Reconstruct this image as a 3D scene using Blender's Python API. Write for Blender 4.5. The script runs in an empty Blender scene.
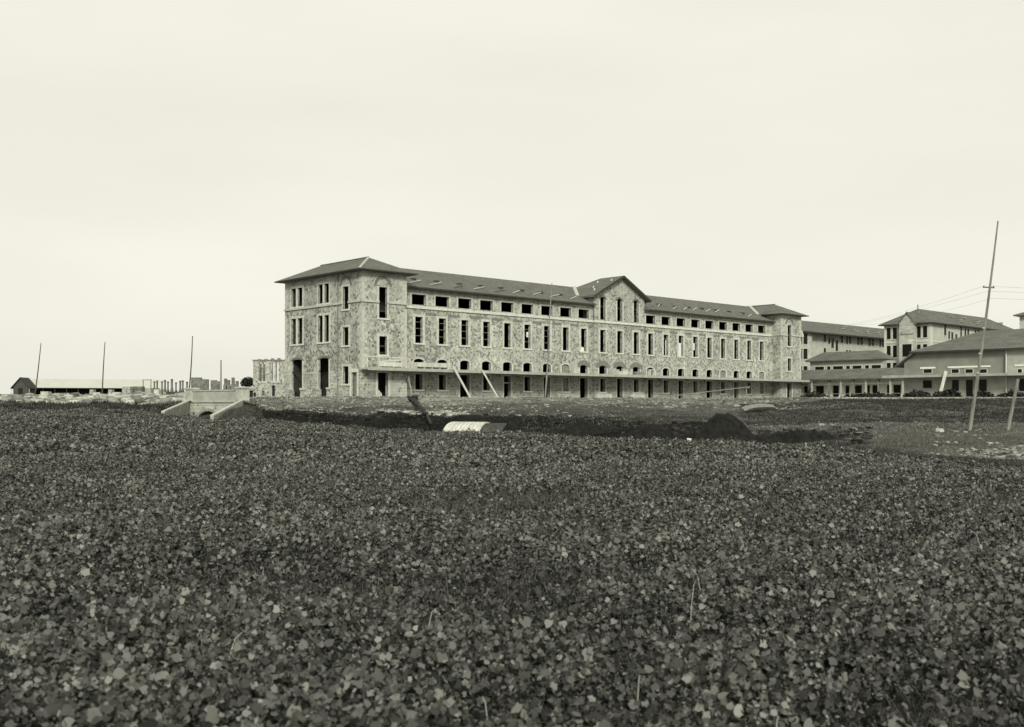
import bpy, bmesh, math, random
import numpy as np
from mathutils import Vector, Matrix
random.seed(11); RNG = np.random.default_rng(5)
R = math.radians
scene = bpy.context.scene
COL = scene.collection
# ------------------------------------------------------------------ camera, sky, sun, exposure
F = 1050.0; HX = 512.0; HY = 405.0; CZ = 2.1            # focal length in pixels, principal column, horizon row, eye height
cd = bpy.data.cameras.new('camera'); cam = bpy.data.objects.new('camera', cd); COL.objects.link(cam)
cam.location = (0, 0, CZ); cam.rotation_euler = (R(90), 0, 0)
cd.sensor_width = 36.0; cd.lens = 36.0*F/1024.0; cd.shift_y = (HY-363.5)/1024.0
cd.clip_start = 0.05; cd.clip_end = 9000
cd.dof.use_dof = True; cd.dof.focus_distance = 90; cd.dof.aperture_fstop = 2.6
scene.camera = cam
SUN_AZ = math.atan2(0.12, -0.99); SUN_EL = R(30)         # azimuth measured from +Y towards +X
w = bpy.data.worlds.new('World'); scene.world = w; w.use_nodes = True
nt = w.node_tree; nt.nodes.clear()
sky = nt.nodes.new('ShaderNodeTexSky'); sky.sky_type = 'NISHITA'; sky.sun_disc = False
sky.sun_elevation = SUN_EL; sky.sun_rotation = SUN_AZ; sky.dust_density = 4.0; sky.air_density = 1.0
bw = nt.nodes.new('ShaderNodeRGBToBW'); nt.links.new(sky.outputs[0], bw.inputs[0])
ma = nt.nodes.new('ShaderNodeMath'); ma.operation = 'MULTIPLY_ADD'; ma.inputs[1].default_value = 0.10; ma.inputs[2].default_value = 7.05
nt.links.new(bw.outputs[0], ma.inputs[0])
# faint broad cloud layer
tc = nt.nodes.new('ShaderNodeTexCoord'); mp = nt.nodes.new('ShaderNodeMapping'); mp.inputs['Scale'].default_value = (1.2, 1.2, 5.0)
nt.links.new(tc.outputs['Generated'], mp.inputs[0])
nz = nt.nodes.new('ShaderNodeTexNoise'); nz.inputs['Scale'].default_value = 1.6; nz.inputs['Detail'].default_value = 4
nt.links.new(mp.outputs[0], nz.inputs['Vector'])
mr = nt.nodes.new('ShaderNodeMapRange'); mr.inputs['From Min'].default_value = .3; mr.inputs['From Max'].default_value = .7
mr.inputs['To Min'].default_value = .935; mr.inputs['To Max'].default_value = 1.03
nt.links.new(nz.outputs['Fac'], mr.inputs[0])
mu = nt.nodes.new('ShaderNodeMath'); mu.operation = 'MULTIPLY'
nt.links.new(ma.outputs[0], mu.inputs[0]); nt.links.new(mr.outputs[0], mu.inputs[1])
vm = nt.nodes.new('ShaderNodeVectorMath'); vm.operation = 'SCALE'; vm.inputs[0].default_value = (1.0, 0.985, 0.868)
nt.links.new(mu.outputs[0], vm.inputs['Scale'])
bg = nt.nodes.new('ShaderNodeBackground'); bg.inputs['Strength'].default_value = 0.121
nt.links.new(vm.outputs[0], bg.inputs[0])
ow = nt.nodes.new('ShaderNodeOutputWorld'); nt.links.new(bg.outputs[0], ow.inputs[0])
sd = bpy.data.lights.new('sun', 'SUN'); so = bpy.data.objects.new('sun', sd); COL.objects.link(so)
sd.energy = 2.9; sd.angle = R(12); sd.color = (1.0, .985, .88)
sdir = Vector((math.sin(SUN_AZ)*math.cos(SUN_EL), math.cos(SUN_AZ)*math.cos(SUN_EL), math.sin(SUN_EL)))
so.rotation_euler = sdir.to_track_quat('Z', 'Y').to_euler(); so.location = (0, -20, 60)
vs = scene.view_settings
scene.display_settings.display_device = 'sRGB'
vs.view_transform = 'Standard'; vs.look = 'None'; vs.exposure = 0.0; vs.gamma = 1.0; vs.use_curve_mapping = False

# ------------------------------------------------------------------ materials
def g(v): return (v*.985, v*.997, v*.88, 1)
class NT:
    def __init__(s, name):
        s.m = bpy.data.materials.new(name); s.m.use_nodes = True; s.t = s.m.node_tree
        s.b = s.t.nodes['Principled BSDF']; s.b.inputs['Specular IOR Level'].default_value = .15
        s.b.inputs['Roughness'].default_value = .9
    def n(s, typ, **kw):
        x = s.t.nodes.new('ShaderNode'+typ)
        for k, v in kw.items(): setattr(x, k, v)
        return x
    def l(s, a, b): s.t.links.new(a, b)
    def coord(s, kind='Object', scale=(1, 1, 1)):
        c = s.n('TexCoord'); m = s.n('Mapping'); m.inputs['Scale'].default_value = scale
        s.l(c.outputs[kind], m.inputs[0]); return m.outputs[0]
    def noise(s, vec, sc, det=4, rough=.6):
        x = s.n('TexNoise'); x.inputs['Scale'].default_value = sc; x.inputs['Detail'].default_value = det; x.inputs['Roughness'].default_value = rough
        s.l(vec, x.inputs['Vector']); return x.outputs['Fac']
    def rng(s, f, a, b, c, d):
        x = s.n('MapRange'); x.inputs[1].default_value = a; x.inputs[2].default_value = b; x.inputs[3].default_value = c; x.inputs[4].default_value = d
        s.l(f, x.inputs[0]); return x.outputs[0]
    def math(s, op, a, b=None):
        x = s.n('Math', operation=op)
        for i, v in enumerate((a, b)):
            if v is None: continue
            if isinstance(v, (int, float)): x.inputs[i].default_value = v
            else: s.l(v, x.inputs[i])
        return x.outputs[0]
    def grey(s, f):                                        # scalar albedo -> toned colour
        x = s.n('VectorMath', operation='SCALE'); x.inputs[0].default_value = g(1)[:3]
        if isinstance(f, (int, float)): x.inputs['Scale'].default_value = f
        else: s.l(f, x.inputs['Scale'])
        s.l(x.outputs[0], s.b.inputs['Base Color']); return s.m
    def bump(s, f, st=.4, dist=.03):
        x = s.n('Bump'); x.inputs['Strength'].default_value = st; x.inputs['Distance'].default_value = dist
        s.l(f, x.inputs['Height']); s.l(x.outputs[0], s.b.inputs['Normal'])
def mat_plain(name, v, var=.25, sc=2.0, stretch=(1, 1, 1), rough=.9, bump=0):
    k = NT(name); c = k.coord('Object', stretch); f = k.noise(c, sc, 5)
    k.b.inputs['Roughness'].default_value = rough
    if bump: k.bump(f, bump, .02)
    return k.grey(k.rng(f, .3, .7, v*(1-var), v*(1+var)))
def mat_rubble(name, base, dark_amt, course=False):
    k = NT(name); c = k.coord('Object')
    # irregular field stones
    wv = k.n('TexNoise'); wv.inputs['Scale'].default_value = 1.7; k.l(c, wv.inputs['Vector'])
    mx = k.n('Mix', data_type='VECTOR'); mx.inputs[0].default_value = .12
    k.l(c, mx.inputs[4]); k.l(wv.outputs['Color'], mx.inputs[5])
    v = k.n('TexVoronoi'); v.inputs['Scale'].default_value = 4.2; k.l(mx.outputs[1], v.inputs['Vector'])
    sx = k.n('SeparateColor'); k.l(v.outputs['Color'], sx.inputs[0])
    v2 = k.n('TexVoronoi', feature='DISTANCE_TO_EDGE'); v2.inputs['Scale'].default_value = 4.2; k.l(mx.outputs[1], v2.inputs['Vector'])
    big = k.noise(c, .33, 4); mid = k.noise(c, 1.1, 5)
    mask = k.rng(big, .36, .60, .25, 1)
    sz = k.n('SeparateXYZ'); k.l(c, sz.inputs[0])
    thr = k.math('MULTIPLY', k.rng(mask, 0, 1, .04, dark_amt), k.rng(sz.outputs[2], 10.6, 11.6, 1, .3))
    isd = k.math('LESS_THAN', sx.outputs[0], thr)
    inside = k.rng(v2.outputs['Distance'], .02, .07, 0, 1)
    dk = k.math('MULTIPLY', isd, inside)
    tone = k.rng(sx.outputs[1], 0, 1, base*.70, base*1.16)
    if course:
        wz = k.n('TexBrick'); wz.inputs['Scale'].default_value = 1.0
        wz.inputs['Brick Width'].default_value = .9; wz.inputs['Row Height'].default_value = .36; wz.inputs['Mortar Size'].default_value = .022
        wz.inputs['Color1'].default_value = (base*.8,)*3+(1,); wz.inputs['Color2'].default_value = (base*1.08,)*3+(1,); wz.inputs['Mortar'].default_value = (base*.55,)*3+(1,)
        cs = k.n('SeparateXYZ'); k.l(c, cs.inputs[0]); cc = k.n('CombineXYZ')
        k.l(k.math('ADD', cs.outputs[0], cs.outputs[1]), cc.inputs[0]); k.l(cs.outputs[2], cc.inputs[1])
        k.l(cc.outputs[0], wz.inputs['Vector'])
        b2 = k.n('RGBToBW'); k.l(wz.outputs[0], b2.inputs[0]); tone = b2.outputs[0]
    stain = k.rng(mid, .3, .75, 1.12, .80)
    vs_ = k.noise(k.coord('Object', (1, 1, .12)), .9, 4)
    t2 = k.math('MULTIPLY', k.math('MULTIPLY', tone, stain), k.rng(vs_, .35, .7, 1.07, .84))
    patch = k.noise(k.coord('Object', (1, 1, 1.4)), .22, 5, .65)
    t2 = k.math('MULTIPLY', t2, k.rng(patch, .35, .65, .80, 1.14))
    fin = k.math('MULTIPLY', t2, k.rng(dk, 0, 1, 1, .45))
    k.bump(k.math('SUBTRACT', inside, k.math('MULTIPLY', dk, .8)), .5, .04)
    return k.grey(fin)
def mat_roof(name, v):
    k = NT(name); c = k.coord('Object')
    b = k.n('TexBrick'); b.inputs['Scale'].default_value = 1; b.inputs['Brick Width'].default_value = .42; b.inputs['Row Height'].default_value = .17; b.inputs['Mortar Size'].default_value = .012
    b.inputs['Color1'].default_value = (.82,)*3+(1,); b.inputs['Color2'].default_value = (1.12,)*3+(1,); b.inputs['Mortar'].default_value = (.6,)*3+(1,)
    cs = k.n('SeparateXYZ'); k.l(c, cs.inputs[0]); cc = k.n('CombineXYZ')
    k.l(k.math('ADD', cs.outputs[0], k.math('MULTIPLY', cs.outputs[1], .37)), cc.inputs[0]); k.l(cs.outputs[2], cc.inputs[1]); k.l(cc.outputs[0], b.inputs['Vector'])
    b2 = k.n('RGBToBW'); k.l(b.outputs[0], b2.inputs[0])
    f = k.noise(c, .5, 6, .7); f2 = k.noise(c, 4, 3)
    t = k.math('MULTIPLY', k.math('MULTIPLY', b2.outputs[0], k.rng(f, .3, .7, v*.82, v*1.2)), k.rng(f2, .3, .7, .85, 1.15))
    k.bump(b2.outputs[0], .3, .03)
    return k.grey(t)
def mat_attr(name, attr='tone', mul=1.0, sheen=.15, rough=.75, noise=None):
    k = NT(name); a = k.n('Attribute', attribute_name=attr); f = a.outputs['Fac']
    k.b.inputs['Roughness'].default_value = rough; k.b.inputs['Specular IOR Level'].default_value = sheen
    f = k.math('MULTIPLY', f, mul)
    if noise:
        c = k.coord('Object'); n1 = k.noise(c, noise, 6, .7); n2 = k.noise(c, noise*9, 5, .75)
        f = k.math('MULTIPLY', f, k.math('MULTIPLY', k.rng(n1, .3, .7, .55, 1.45), k.rng(n2, .3, .7, .5, 1.5)))
        k.bump(k.math('ADD', n1, k.math('MULTIPLY', n2, .3)), .7, .25)
    return k.grey(f)
M = dict(
    stone=mat_rubble('rubble stone', .45, .38), stone_b=mat_rubble('coursed stone', .48, .2, True),
    dress=mat_plain('dressed stone', .50, .26, 2.2), sill=mat_plain('pale sill stone', .58, .2, 3),
    band=mat_plain('string course stone', .46, .15, 1.5), frieze=mat_plain('weathered block', .19, .3, 5),
    quoin=mat_plain('quoin stone', .46, .3, 2.5), vous=mat_plain('dark voussoir', .17, .35, 4), roof=mat_roof('roof tile', .135), fascia=mat_plain('dark eaves timber', .05, .3),
    inside=mat_plain('darkened interior', .045, .3), concrete=mat_plain('canopy concrete', .36, .2, 1.2), conc_d=mat_plain('canopy soffit', .30, .2, 1),  # interior colour lowered to put the shade behind empty windows into it
    wood=mat_plain('pale timber', .50, .25, 3, (1, 1, .2)), woodm=mat_plain('grey timber', .22, .35, 3), woodd=mat_plain('dark weathered pole', .07, .4, 6, (1, 1, .15)),
    pole=mat_plain('bleached pole', .19, .5, 5, (1, 1, .12)), white=mat_plain('whitewash', .76, .1, 3), render=mat_plain('grey render', .235, .16, .6), plaster=mat_plain('pale render', .38, .2, .8),
    ashlar=mat_rubble('ashlar', .54, .05, True), fardress=mat_plain('far trim stone', .55, .1, 1.5), farwall=mat_plain('far block wall', .43, .14, .7),
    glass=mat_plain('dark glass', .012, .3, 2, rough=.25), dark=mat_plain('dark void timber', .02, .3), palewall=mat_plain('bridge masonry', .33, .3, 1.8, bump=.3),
    coping=mat_plain('bridge coping', .44, .25, 2), vault=mat_plain('fresh concrete', .52, .22, 2), vaultd=mat_plain('earthy concrete', .06, .45, 1.6),
    earth=mat_plain('fresh dark earth', .0125, .65, 3, bump=.8), tin=mat_plain('pale sheet roof', .46, .06, .4), wire=mat_plain('wire', .06, .1),
    block=mat_plain('cut stone block', .34, .3, 2.5), pillar=mat_plain('rough pillar stone', .15, .5, 2, bump=.6), bark=mat_plain('dark bark', .035, .5, 5, bump=.6),
    mortar=mat_plain('mortar flashing', .42, .15, 3),
    leaf=mat_attr('crop leaf', mul=1.0, sheen=.3, rough=.55), grass=mat_attr('bank grass', mul=1.0), stonebits=mat_attr('broken stone', mul=1.0, rough=.9),
    ground=mat_attr('ground', mul=1.0, rough=.95, sheen=.05, noise=.55), brush=mat_attr('brushwood', mul=1.0),
)
# ------------------------------------------------------------------ object helpers
def tag(o, label=None, cat=None, group=None, kind=None):
    if label: o['label'] = label
    if cat: o['category'] = cat
    if group: o['group'] = group
    if kind: o['kind'] = kind
    return o
def empty(name, loc, rz=0, label=None, cat=None, group=None):
    o = bpy.data.objects.new(name, None); COL.objects.link(o); o.location = loc; o.rotation_euler = (0, 0, rz); o.empty_display_size = .5
    return tag(o, label, cat, group)
def copy_tree(o, parent=None):
    c = o.copy(); COL.objects.link(c)
    if parent is not None: c.parent = parent
    for ch in list(o.children): copy_tree(ch, c)
    return c
class MB:
    def __init__(s): s.v = []; s.f = []
    def add(s, vs_, fs):
        b = len(s.v); s.v += [tuple(p) for p in vs_]; s.f += [tuple(i+b for i in f) for f in fs]; return s
    def box(s, x0, x1, y0, y1, z0, z1):
        return s.add([(x0, y0, z0), (x1, y0, z0), (x1, y1, z0), (x0, y1, z0), (x0, y0, z1), (x1, y0, z1), (x1, y1, z1), (x0, y1, z1)],
                     [(0, 3, 2, 1), (4, 5, 6, 7), (0, 1, 5, 4), (1, 2, 6, 5), (2, 3, 7, 6), (3, 0, 4, 7)])
    def beam(s, a, b, wd, th):
        a = Vector(a); b = Vector(b); d = (b-a).normalized()
        up = Vector((0, 0, 1)) if abs(d.z) < .95 else Vector((0, 1, 0))
        x = d.cross(up).normalized()*wd/2; y = d.cross(x).normalized()*th/2
        return s.add([a-x-y, a+x-y, a+x+y, a-x+y, b-x-y, b+x-y, b+x+y, b-x+y], [(0, 1, 2, 3), (7, 6, 5, 4), (0, 4, 5, 1), (1, 5, 6, 2), (2, 6, 7, 3), (3, 7, 4, 0)])
    def tube(s, pts, rad, n=8):
        rings = []
        for i, p in enumerate(pts):
            p = Vector(p); q = Vector(pts[min(i+1, len(pts)-1)])-Vector(pts[max(i-1, 0)]); q.normalize()
            up = Vector((0, 0, 1)) if abs(q.z) < .9 else Vector((0, 1, 0))
            x = q.cross(up).normalized(); y = q.cross(x).normalized(); r = rad[i] if hasattr(rad, '__len__') else rad
            rings.append([p+x*r*math.cos(2*math.pi*k/n)+y*r*math.sin(2*math.pi*k/n) for k in range(n)])
        b = len(s.v)
        for rg in rings: s.v += [tuple(p) for p in rg]
        for i in range(len(rings)-1):
            for k in range(n): s.f.append((b+i*n+k, b+i*n+(k+1) % n, b+(i+1)*n+(k+1) % n, b+(i+1)*n+k))
        s.f.append(tuple(b+k for k in range(n))); s.f.append(tuple(b+(len(rings)-1)*n+k for k in reversed(range(n))))
        return s
    def build(s, name, mat, parent=None, loc=None, smooth=False):
        me = bpy.data.meshes.new(name); me.from_pydata(s.v, [], s.f); me.update()
        bm = bmesh.new(); bm.from_mesh(me); bmesh.ops.recalc_face_normals(bm, faces=bm.faces); bm.to_mesh(me); bm.free()
        me.materials.append(mat)
        if smooth:
            for p in me.polygons: p.use_smooth = True
        o = bpy.data.objects.new(name, me); COL.objects.link(o)
        if parent is not None: o.parent = parent
        if loc is not None: o.location = loc
        return o
def arrays_obj(name, V, Fc, mat, tone=None, smooth=False):
    V = np.asarray(V, dtype=np.float32); Fc = np.asarray(Fc, dtype=np.int32); k = Fc.shape[1]
    me = bpy.data.meshes.new(name); me.vertices.add(len(V)); me.vertices.foreach_set('co', V.ravel())
    me.loops.add(Fc.size); me.loops.foreach_set('vertex_index', Fc.ravel())
    me.polygons.add(len(Fc)); me.polygons.foreach_set('loop_start', np.arange(len(Fc), dtype=np.int32)*k)
    if smooth: me.polygons.foreach_set('use_smooth', np.ones(len(Fc), dtype=bool))
    if tone is not None:
        a = me.attributes.new('tone', 'FLOAT', 'POINT'); a.data.foreach_set('value', np.asarray(tone, dtype=np.float32))
    me.update(calc_edges=True); me.materials.append(mat)
    o = bpy.data.objects.new(name, me); COL.objects.link(o); return o

def at(px, Y, zrel=0.0): return Vector(((px-HX)/F*Y, Y, CZ+zrel))
def aty(px, Y, y): return at(px, Y, (HY-y)*Y/F)

# ------------------------------------------------------------------ terrain
# per azimuth: (depth, height relative to the eye, albedo) from the crop field over the drain to the building terrace
FA, ED, DK, BK, SL, TR = .017, .045, .008, .013, .15, .23
PROF = [
 (-700, [(.3,-2.1,FA),(40,-1.75,FA),(112,-.25,ED),(116,-.7,DK),(118,-.6,DK),(124,.35,BK),(140,.7,SL),(165,1.3,TR),(260,2.3,.09),(600,6.3,.04),(4000,9,.04)]),
 (0,   [(.3,-2.1,FA),(40,-1.75,FA),(110,-.3,ED),(114,-.8,DK),(117,-.7,DK),(123,.32,BK),(140,.68,SL),(165,1.3,TR),(260,2.3,.09),(600,6.3,.04),(4000,9,.04)]),
 (100, [(.3,-2.1,FA),(40,-1.8,FA),(104,-.5,ED),(108,-1.1,DK),(111,-1.0,DK),(121,.28,BK),(138,.65,SL),(160,1.25,TR),(260,2.3,.09),(600,4.5,.04),(4000,8,.04)]),
 (165, [(.3,-2.1,FA),(40,-1.9,FA),(95,-.78,ED),(99,-1.7,DK),(104,-1.6,DK),(114,.3,BK),(135,.7,SL),(160,1.2,TR),(260,2.2,.09),(600,3.5,.04),(4000,7,.04)]),
 (188, [(.3,-2.1,FA),(40,-1.95,FA),(93,-.95,ED),(96,-1.9,DK),(106,-1.9,DK),(109.5,.38,SL),(135,.7,SL),(160,1.15,TR),(260,2.1,.09),(600,3,.04),(4000,6,.04)]),
 (212, [(.3,-2.1,FA),(40,-1.97,FA),(89.5,-1.12,ED),(92.5,-2.0,DK),(103.4,-2.0,DK),(106,.38,SL),(132,.7,SL),(158,1.1,TR),(260,2.0,.09),(600,3,.04),(4000,6,.04)]),
 (228, [(.3,-2.1,FA),(40,-1.97,FA),(88,-1.12,ED),(96.2,-.40,.06),(97.0,-1.9,DK),(104.2,.38,SL),(130,.75,SL),(155,1.0,TR),(260,1.6,.09),(600,3,.04),(4000,6,.04)]),
 (243, [(.3,-2.1,FA),(40,-1.97,FA),(87.5,-1.12,ED),(95,-.38,.06),(98.5,.1,.06),(102.5,.38,SL),(126,.8,SL),(150,.95,TR),(260,1.3,.09),(600,2,.04),(4000,5,.04)]),
 (262, [(.3,-2.1,FA),(40,-1.98,FA),(86.5,-1.16,ED),(90,-2.2,DK),(93,-2.2,DK),(101,-.45,BK),(112,.2,SL),(124,.95,TR),(260,1.0,.09),(600,1,.04),(4000,3,.04)]),
 (300, [(.3,-2.1,FA),(40,-1.98,FA),(84,-1.34,ED),(88,-2.6,DK),(91.5,-2.6,DK),(98,-.75,BK),(112,.15,SL),(121,.9,TR),(260,.95,.09),(600,.95,.04),(4000,3,.04)]),
 (345, [(.3,-2.1,FA),(40,-2.0,FA),(81,-1.62,ED),(85,-2.9,DK),(89,-2.9,DK),(97,-.85,BK),(110,.1,SL),(119,.9,TR),(260,.95,.09),(600,.95,.04),(4000,3,.04)]),
 (430, [(.3,-2.1,FA),(40,-2.02,FA),(75,-1.82,ED),(79,-3.2,DK),(84,-3.2,DK),(92,-1.0,BK),(108,-.1,SL),(121,.9,TR),(260,.95,.09),(600,.95,.04),(4000,3,.04)]),
 (560, [(.3,-2.1,FA),(35,-2.06,FA),(66,-1.88,ED),(70,-3.4,DK),(76,-3.3,DK),(87,-1.05,BK),(112,-.1,.08),(137,.9,TR),(260,.95,.09),(600,.95,.04),(4000,3,.04)]),
 (700, [(.3,-2.1,FA),(30,-2.08,FA),(58,-1.99,ED),(61.5,-2.8,DK),(66,-2.8,DK),(80,-1.5,BK),(110,-.45,.075),(156,.9,TR),(260,.95,.09),(600,.95,.04),(4000,3,.04)]),
 (770, [(.3,-2.1,FA),(30,-2.09,FA),(55,-2.02,ED),(58,-2.65,DK),(62,-2.55,DK),(75,-1.95,.06),(98,-.62,.075),(140,.8,TR),(260,.95,.09),(600,.95,.04),(4000,3,.04)]),
 (860, [(.3,-2.1,FA),(28,-2.1,FA),(50,-2.1,ED),(54,-2.2,.07),(59,-2.1,.06),(74,-1.82,.11),(94,-.62,.07),(118,.62,.07),(260,.95,.13),(600,.95,.04),(4000,3,.04)]),
 (1024,[(.3,-2.1,FA),(26,-2.1,FA),(43.5,-2.38,ED),(47.5,-2.27,.10),(54,-1.98,.07),(74,-1.86,.11),(94,-.62,.07),(117,.66,.07),(260,.95,.13),(600,.95,.04),(4000,3,.04)]),
 (1750,[(.3,-2.1,FA),(26,-2.1,FA),(43.5,-2.38,ED),(47.5,-2.27,.10),(54,-1.98,.07),(74,-1.86,.11),(94,-.62,.07),(117,.66,.07),(260,.95,.13),(600,.95,.04),(4000,3,.04)]),
]
for _, p in PROF:
    for j in (0, 1, 2): p[j] = (p[j][0], p[j][1]-.22, p[j][2])
# the terrace reaches its level just behind its edge
for _, p in PROF[8:]: p[8] = (p[7][0]+9, .95, TR)
PX = np.arange(-700, 1751, 7.0)
DD = np.concatenate([np.geomspace(.3, 34, 60)[:-1], np.arange(34, 170, .8), np.geomspace(170, 4000, 60)])
pk = np.array([p[0] for p in PROF]); pv = np.array([p[1] for p in PROF])           # (K, 11, 3)
CTRL = np.stack([[np.interp(PX, pk, pv[:, j, c]) for c in range(3)] for j in range(11)])  # (11,3,len PX)
ZT = np.array([np.interp(DD, CTRL[:, 0, i], CTRL[:, 1, i]) for i in range(len(PX))])
TT = np.array([np.interp(DD, CTRL[:, 0, i], CTRL[:, 2, i]) for i in range(len(PX))])
def smooth(A, n):
    for _ in range(n):
        B = A.copy(); B[:, 1:-1] = .25*A[:, :-2]+.5*A[:, 1:-1]+.25*A[:, 2:]; A = B
    return A
ZT = smooth(ZT, 2); TT = smooth(TT, 2)
_perm = RNG.random((256, 256))
def vnoise(x, y, s):
    x = x/s; y = y/s; xi = np.floor(x).astype(int); yi = np.floor(y).astype(int); fx = x-xi; fy = y-yi
    fx = fx*fx*(3-2*fx); fy = fy*fy*(3-2*fy)
    p = lambda a, b: _perm[a % 256, b % 256]
    return (p(xi, yi)*(1-fx)+p(xi+1, yi)*fx)*(1-fy)+(p(xi, yi+1)*(1-fx)+p(xi+1, yi+1)*fx)*fy-.5
GX = (PX[:, None]-HX)/F*DD[None, :]; GY = np.broadcast_to(DD[None, :], GX.shape)
EDGE = CTRL[2, 0]
amp = np.interp(GY, [0, 30, 75, 100, 160, 400], [.06, .08, .26, .42, .3, .3])
amp = amp*np.where((GY > CTRL[7, 0][:, None]-1) & (GY < 320) & (PX[:, None] > 262), .22, 1)
NZ = vnoise(GX, GY, 5.0)+.6*vnoise(GX+31, GY, 2.1)+.35*vnoise(GX, GY+77, 1.0)
ZT = ZT+amp*NZ
TT = TT*np.clip(1+.9*vnoise(GX+9, GY, 4.0)+.5*vnoise(GX, GY+5, 1.3), .4, 1.8)
def bil(T, px, d):
    i = np.clip((px-PX[0])/7.0, 0, len(PX)-1.001); i0 = i.astype(int); fi = i-i0
    j0 = np.clip(np.searchsorted(DD, d)-1, 0, len(DD)-2); fj = np.clip((d-DD[j0])/(DD[j0+1]-DD[j0]), 0, 1)
    return (T[i0, j0]*(1-fi)+T[i0+1, j0]*fi)*(1-fj)+(T[i0, j0+1]*(1-fi)+T[i0+1, j0+1]*fi)*fj
def gz_px(px, d): return bil(ZT, np.asarray(px, float), np.asarray(d, float))+CZ
def gz(x, y): return gz_px(HX+F*np.asarray(x, float)/np.asarray(y, float), y)
def gz1(x, y): return float(gz(np.array([x]), np.array([y]))[0])
def onground(px, Y, dz=0.0): x = (px-HX)/F*Y; return Vector((x, Y, gz1(x, Y)+dz))
n1, n2 = GX.shape
V = np.stack([GX, GY, ZT+CZ], -1).reshape(-1, 3); T = TT.reshape(-1)
idx = np.arange(n1*n2).reshape(n1, n2)
Fc = np.stack([idx[:-1, :-1], idx[1:, :-1], idx[1:, 1:], idx[:-1, 1:]], -1).reshape(-1, 4)
# flanks and the field behind the camera belong to the same sheet
ex, ef, et = [], [], []
def extra(P, tone):
    b = len(V)+sum(len(e) for e in ex); m = len(P)//2
    ex.append(np.array(P)); et.append(np.full(len(P), tone))
    for k in range(m-1): ef.append((b+2*k, b+2*k+1, b+2*k+3, b+2*k+2))
L = []; Rr = []
for j in range(0, n2, 6):
    p = V[idx[0, j]]; q = V[idx[-1, j]]
    L += [p, (p[0]-3500, p[1], p[2])]; Rr += [q, (q[0]+3500, q[1], q[2])]
extra(L, FA); extra(Rr, .05)
extra([(-4000, .3, 0), (-4000, -1500, 0), (-.35, .3, 0), (-.35, -1500, 0), (.35, .3, 0), (.35, -1500, 0), (4000, .3, 0), (4000, -1500, 0)], FA)
tag(arrays_obj('ground', np.concatenate([V]+ex), np.concatenate([Fc, np.array(ef)]), M['ground'], np.concatenate([T]+et), True), kind='structure')

# ------------------------------------------------------------------ wall / roof builders (local frame: x along facade, y into the building)
def wall(mb, axis, plane, a0, a1, z0, z1, ops, th=.55, sgn=1):
    A = sorted({a0, a1} | {min(max(x, a0), a1) for o in ops for x in o[:2]}); Z = sorted({z0, z1} | {min(max(x, z0), z1) for o in ops for x in o[2:4]})
    def P(a, d, z): return (a, plane+sgn*d, z) if axis == 'u' else (plane+sgn*d, a, z)
    inside = lambda a, z: any(o[0] < a < o[1] and o[2] < z < o[3] for o in ops)
    for i in range(len(A)-1):
        for j in range(len(Z)-1):
            if inside((A[i]+A[i+1])/2, (Z[j]+Z[j+1])/2): continue
            for d in (0, th): mb.add([P(A[i], d, Z[j]), P(A[i+1], d, Z[j]), P(A[i+1], d, Z[j+1]), P(A[i], d, Z[j+1])], [(0, 1, 2, 3)])
    for o in ops:
        b0, b1, c0, c1 = o[:4]; c1 = min(c1, z1); c0 = max(c0, z0)
        mb.add([P(b0, 0, c0), P(b0, th, c0), P(b0, th, c1), P(b0, 0, c1)], [(0, 1, 2, 3)]); mb.add([P(b1, 0, c0), P(b1, th, c0), P(b1, th, c1), P(b1, 0, c1)], [(0, 1, 2, 3)])
        mb.add([P(b0, 0, c0), P(b1, 0, c0), P(b1, th, c0), P(b0, th, c0)], [(0, 1, 2, 3)]); mb.add([P(b0, 0, c1), P(b1, 0, c1), P(b1, th, c1), P(b0, th, c1)], [(0, 1, 2, 3)])
    return mb
def hip(u0, u1, v0, v1, ze, zr, th=.2):
    mb = MB(); lu, lv = u1-u0, v1-v0
    if lu > lv: h = lv/2; r0 = (u0+h, v0+h, zr); r1 = (u1-h, v0+h, zr)
    else: h = lu/2; r0 = (u0+h, v0+h, zr); r1 = (u0+h, v1-h, zr)
    b = [(u0, v0, ze), (u1, v0, ze), (u1, v1, ze), (u0, v1, ze)]; t = [(p[0], p[1], ze+th) for p in b]
    vs_ = b+t+[r0, r1]
    f = [(0, 3, 2, 1), (0, 1, 5, 4), (1, 2, 6, 5), (2, 3, 7, 6), (3, 0, 4, 7)]
    f += [(4, 5, 9, 8), (5, 6, 9), (6, 7, 8, 9), (7, 4, 8)] if lu > lv else [(4, 5, 8), (5, 6, 9, 8), (6, 7, 9), (7, 4, 8, 9)]
    return mb.add(vs_, f)
def P_(axis, plane, out):                                  # maps (a, depth outwards, z) for a facade facing -y ('u') or -x ('v')
    return (lambda a, d, z: (a, plane-d, z)) if axis == 'u' else (lambda a, d, z: (plane-d, a, z))
def fbox(mb, axis, plane, a0, a1, z0, z1, d0, d1):
    if axis == 'u': mb.box(a0, a1, plane-d1, plane-d0, z0, z1)
    else: mb.box(plane-d1, plane-d0, a0, a1, z0, z1)
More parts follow.
